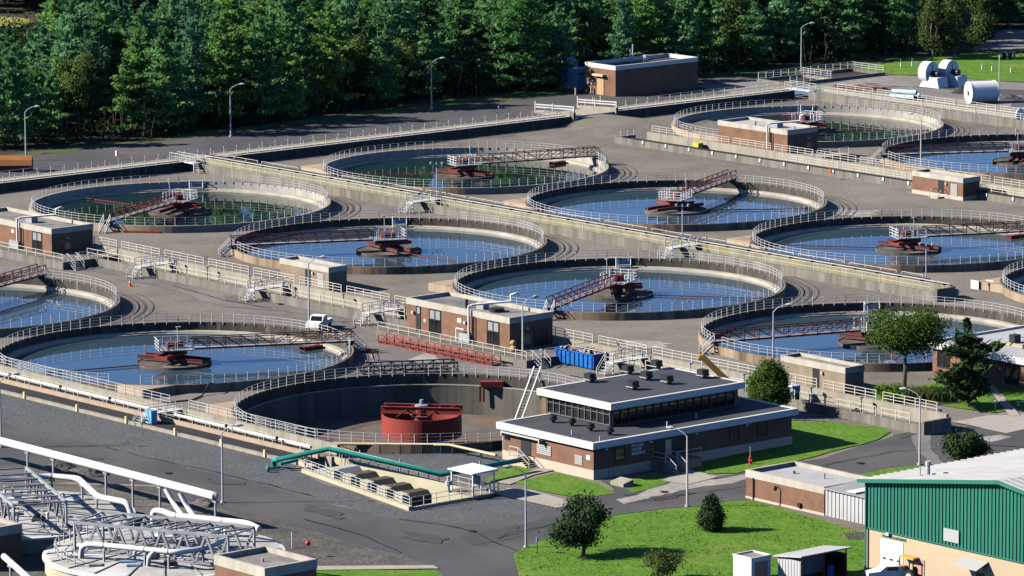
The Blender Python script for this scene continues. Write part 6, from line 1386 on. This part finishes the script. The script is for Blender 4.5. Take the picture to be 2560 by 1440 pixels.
for k in range(420):
    u = rng.uniform(-100,2440); dv = abs(rng.normal())*22+3; v = fy(u)-dv
    if u < 2300:
        a, b = at(u,v,ZU); n = 34; hh = 1.0+2.6*rng.random()
        Cs.append(np.array([a,b,ZU+hh*.5])+rng.normal(size=(n,3))*np.array([.8,.8,hh*.28])); Ds.append(rng.normal(size=(n,3)))
        if rng.random() < .22:
            for q in range(2): x, y = a+rng.normal()*.5, b+rng.normal()*.5; stems.tube([(x,y,ZU),(x+rng.normal()*.5,y+rng.normal()*.5,ZU+3+3*rng.random())],[.05,.025],4)
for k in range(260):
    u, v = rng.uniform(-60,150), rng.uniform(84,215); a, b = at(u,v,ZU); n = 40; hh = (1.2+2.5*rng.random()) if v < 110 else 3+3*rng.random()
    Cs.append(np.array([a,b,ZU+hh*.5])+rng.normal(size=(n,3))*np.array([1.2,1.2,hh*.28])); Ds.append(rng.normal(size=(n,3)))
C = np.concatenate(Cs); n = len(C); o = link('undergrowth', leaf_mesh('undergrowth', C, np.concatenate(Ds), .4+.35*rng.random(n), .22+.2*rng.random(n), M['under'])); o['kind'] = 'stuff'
o = link('bare_saplings', mesh_of('bare_saplings', stems, M['bark'])); o['kind'] = 'stuff'
# rough clumps of grass on the lawn edge and verge, pine tree seedlings are left to the undergrowth
finish_posts()
# ================================================================== LIGHT, SKY, CAMERA
sd = Vector((-.999*RIGHT[0]-.04*DEEP[0], -.999*RIGHT[1]-.04*DEEP[1], 0)).normalized(); EL = R_(31)
svec = Vector((sd.x*math.cos(EL), sd.y*math.cos(EL), math.sin(EL)))
su = bpy.data.lights.new('sun','SUN'); su.energy = SUN_E; su.angle = R_(.55); su.color = (1,.935,.84); so = link('sun', su); so.rotation_euler = svec.to_track_quat('Z','Y').to_euler()
w = bpy.data.worlds.new('World'); SC.world = w; w.use_nodes = True; nt = w.node_tree; bg = nt.nodes['Background']
sky = nt.nodes.new('ShaderNodeTexSky'); sky.sky_type = 'NISHITA'; sky.sun_disc = False; sky.sun_elevation = EL; sky.sun_rotation = math.atan2(svec.x, svec.y); sky.air_density = .4; sky.dust_density = 0; sky.ozone_density = 7.0; sky.altitude = 50
nt.links.new(sky.outputs[0], bg.inputs['Color']); bg.inputs['Strength'].default_value = SKY_E
cd = bpy.data.cameras.new('camera'); cd.sensor_width = 36; cd.lens = FPX/2560*36; cd.clip_start = 5; cd.clip_end = 12000; co = link('camera', cd)
X3 = Vector((RIGHT[0],RIGHT[1],0)); D3 = Vector((DEEP[0],DEEP[1],0)); fwd = D3*CP-Vector((0,0,1))*SP_; up = D3*SP_+Vector((0,0,1))*CP
# roll: image axes turn by ROLL
r2 = X3*CR+up*SR; u2 = up*CR-X3*SR
mtx = Matrix((r2, u2, -fwd)).transposed().to_4x4(); mtx.translation = Vector((CAMXY[0],CAMXY[1],HCAM)); co.matrix_world = mtx; SC.camera = co
vs_ = SC.view_settings; vs_.view_transform = 'Standard'; vs_.look = 'None'; vs_.gamma = 1; vs_.exposure = EXPO
SC.cycles.use_denoising = True; SC.cycles.max_bounces = 6; SC.cycles.diffuse_bounces = 0; SC.cycles.transparent_max_bounces = 4; SC.cycles.use_adaptive_sampling = True
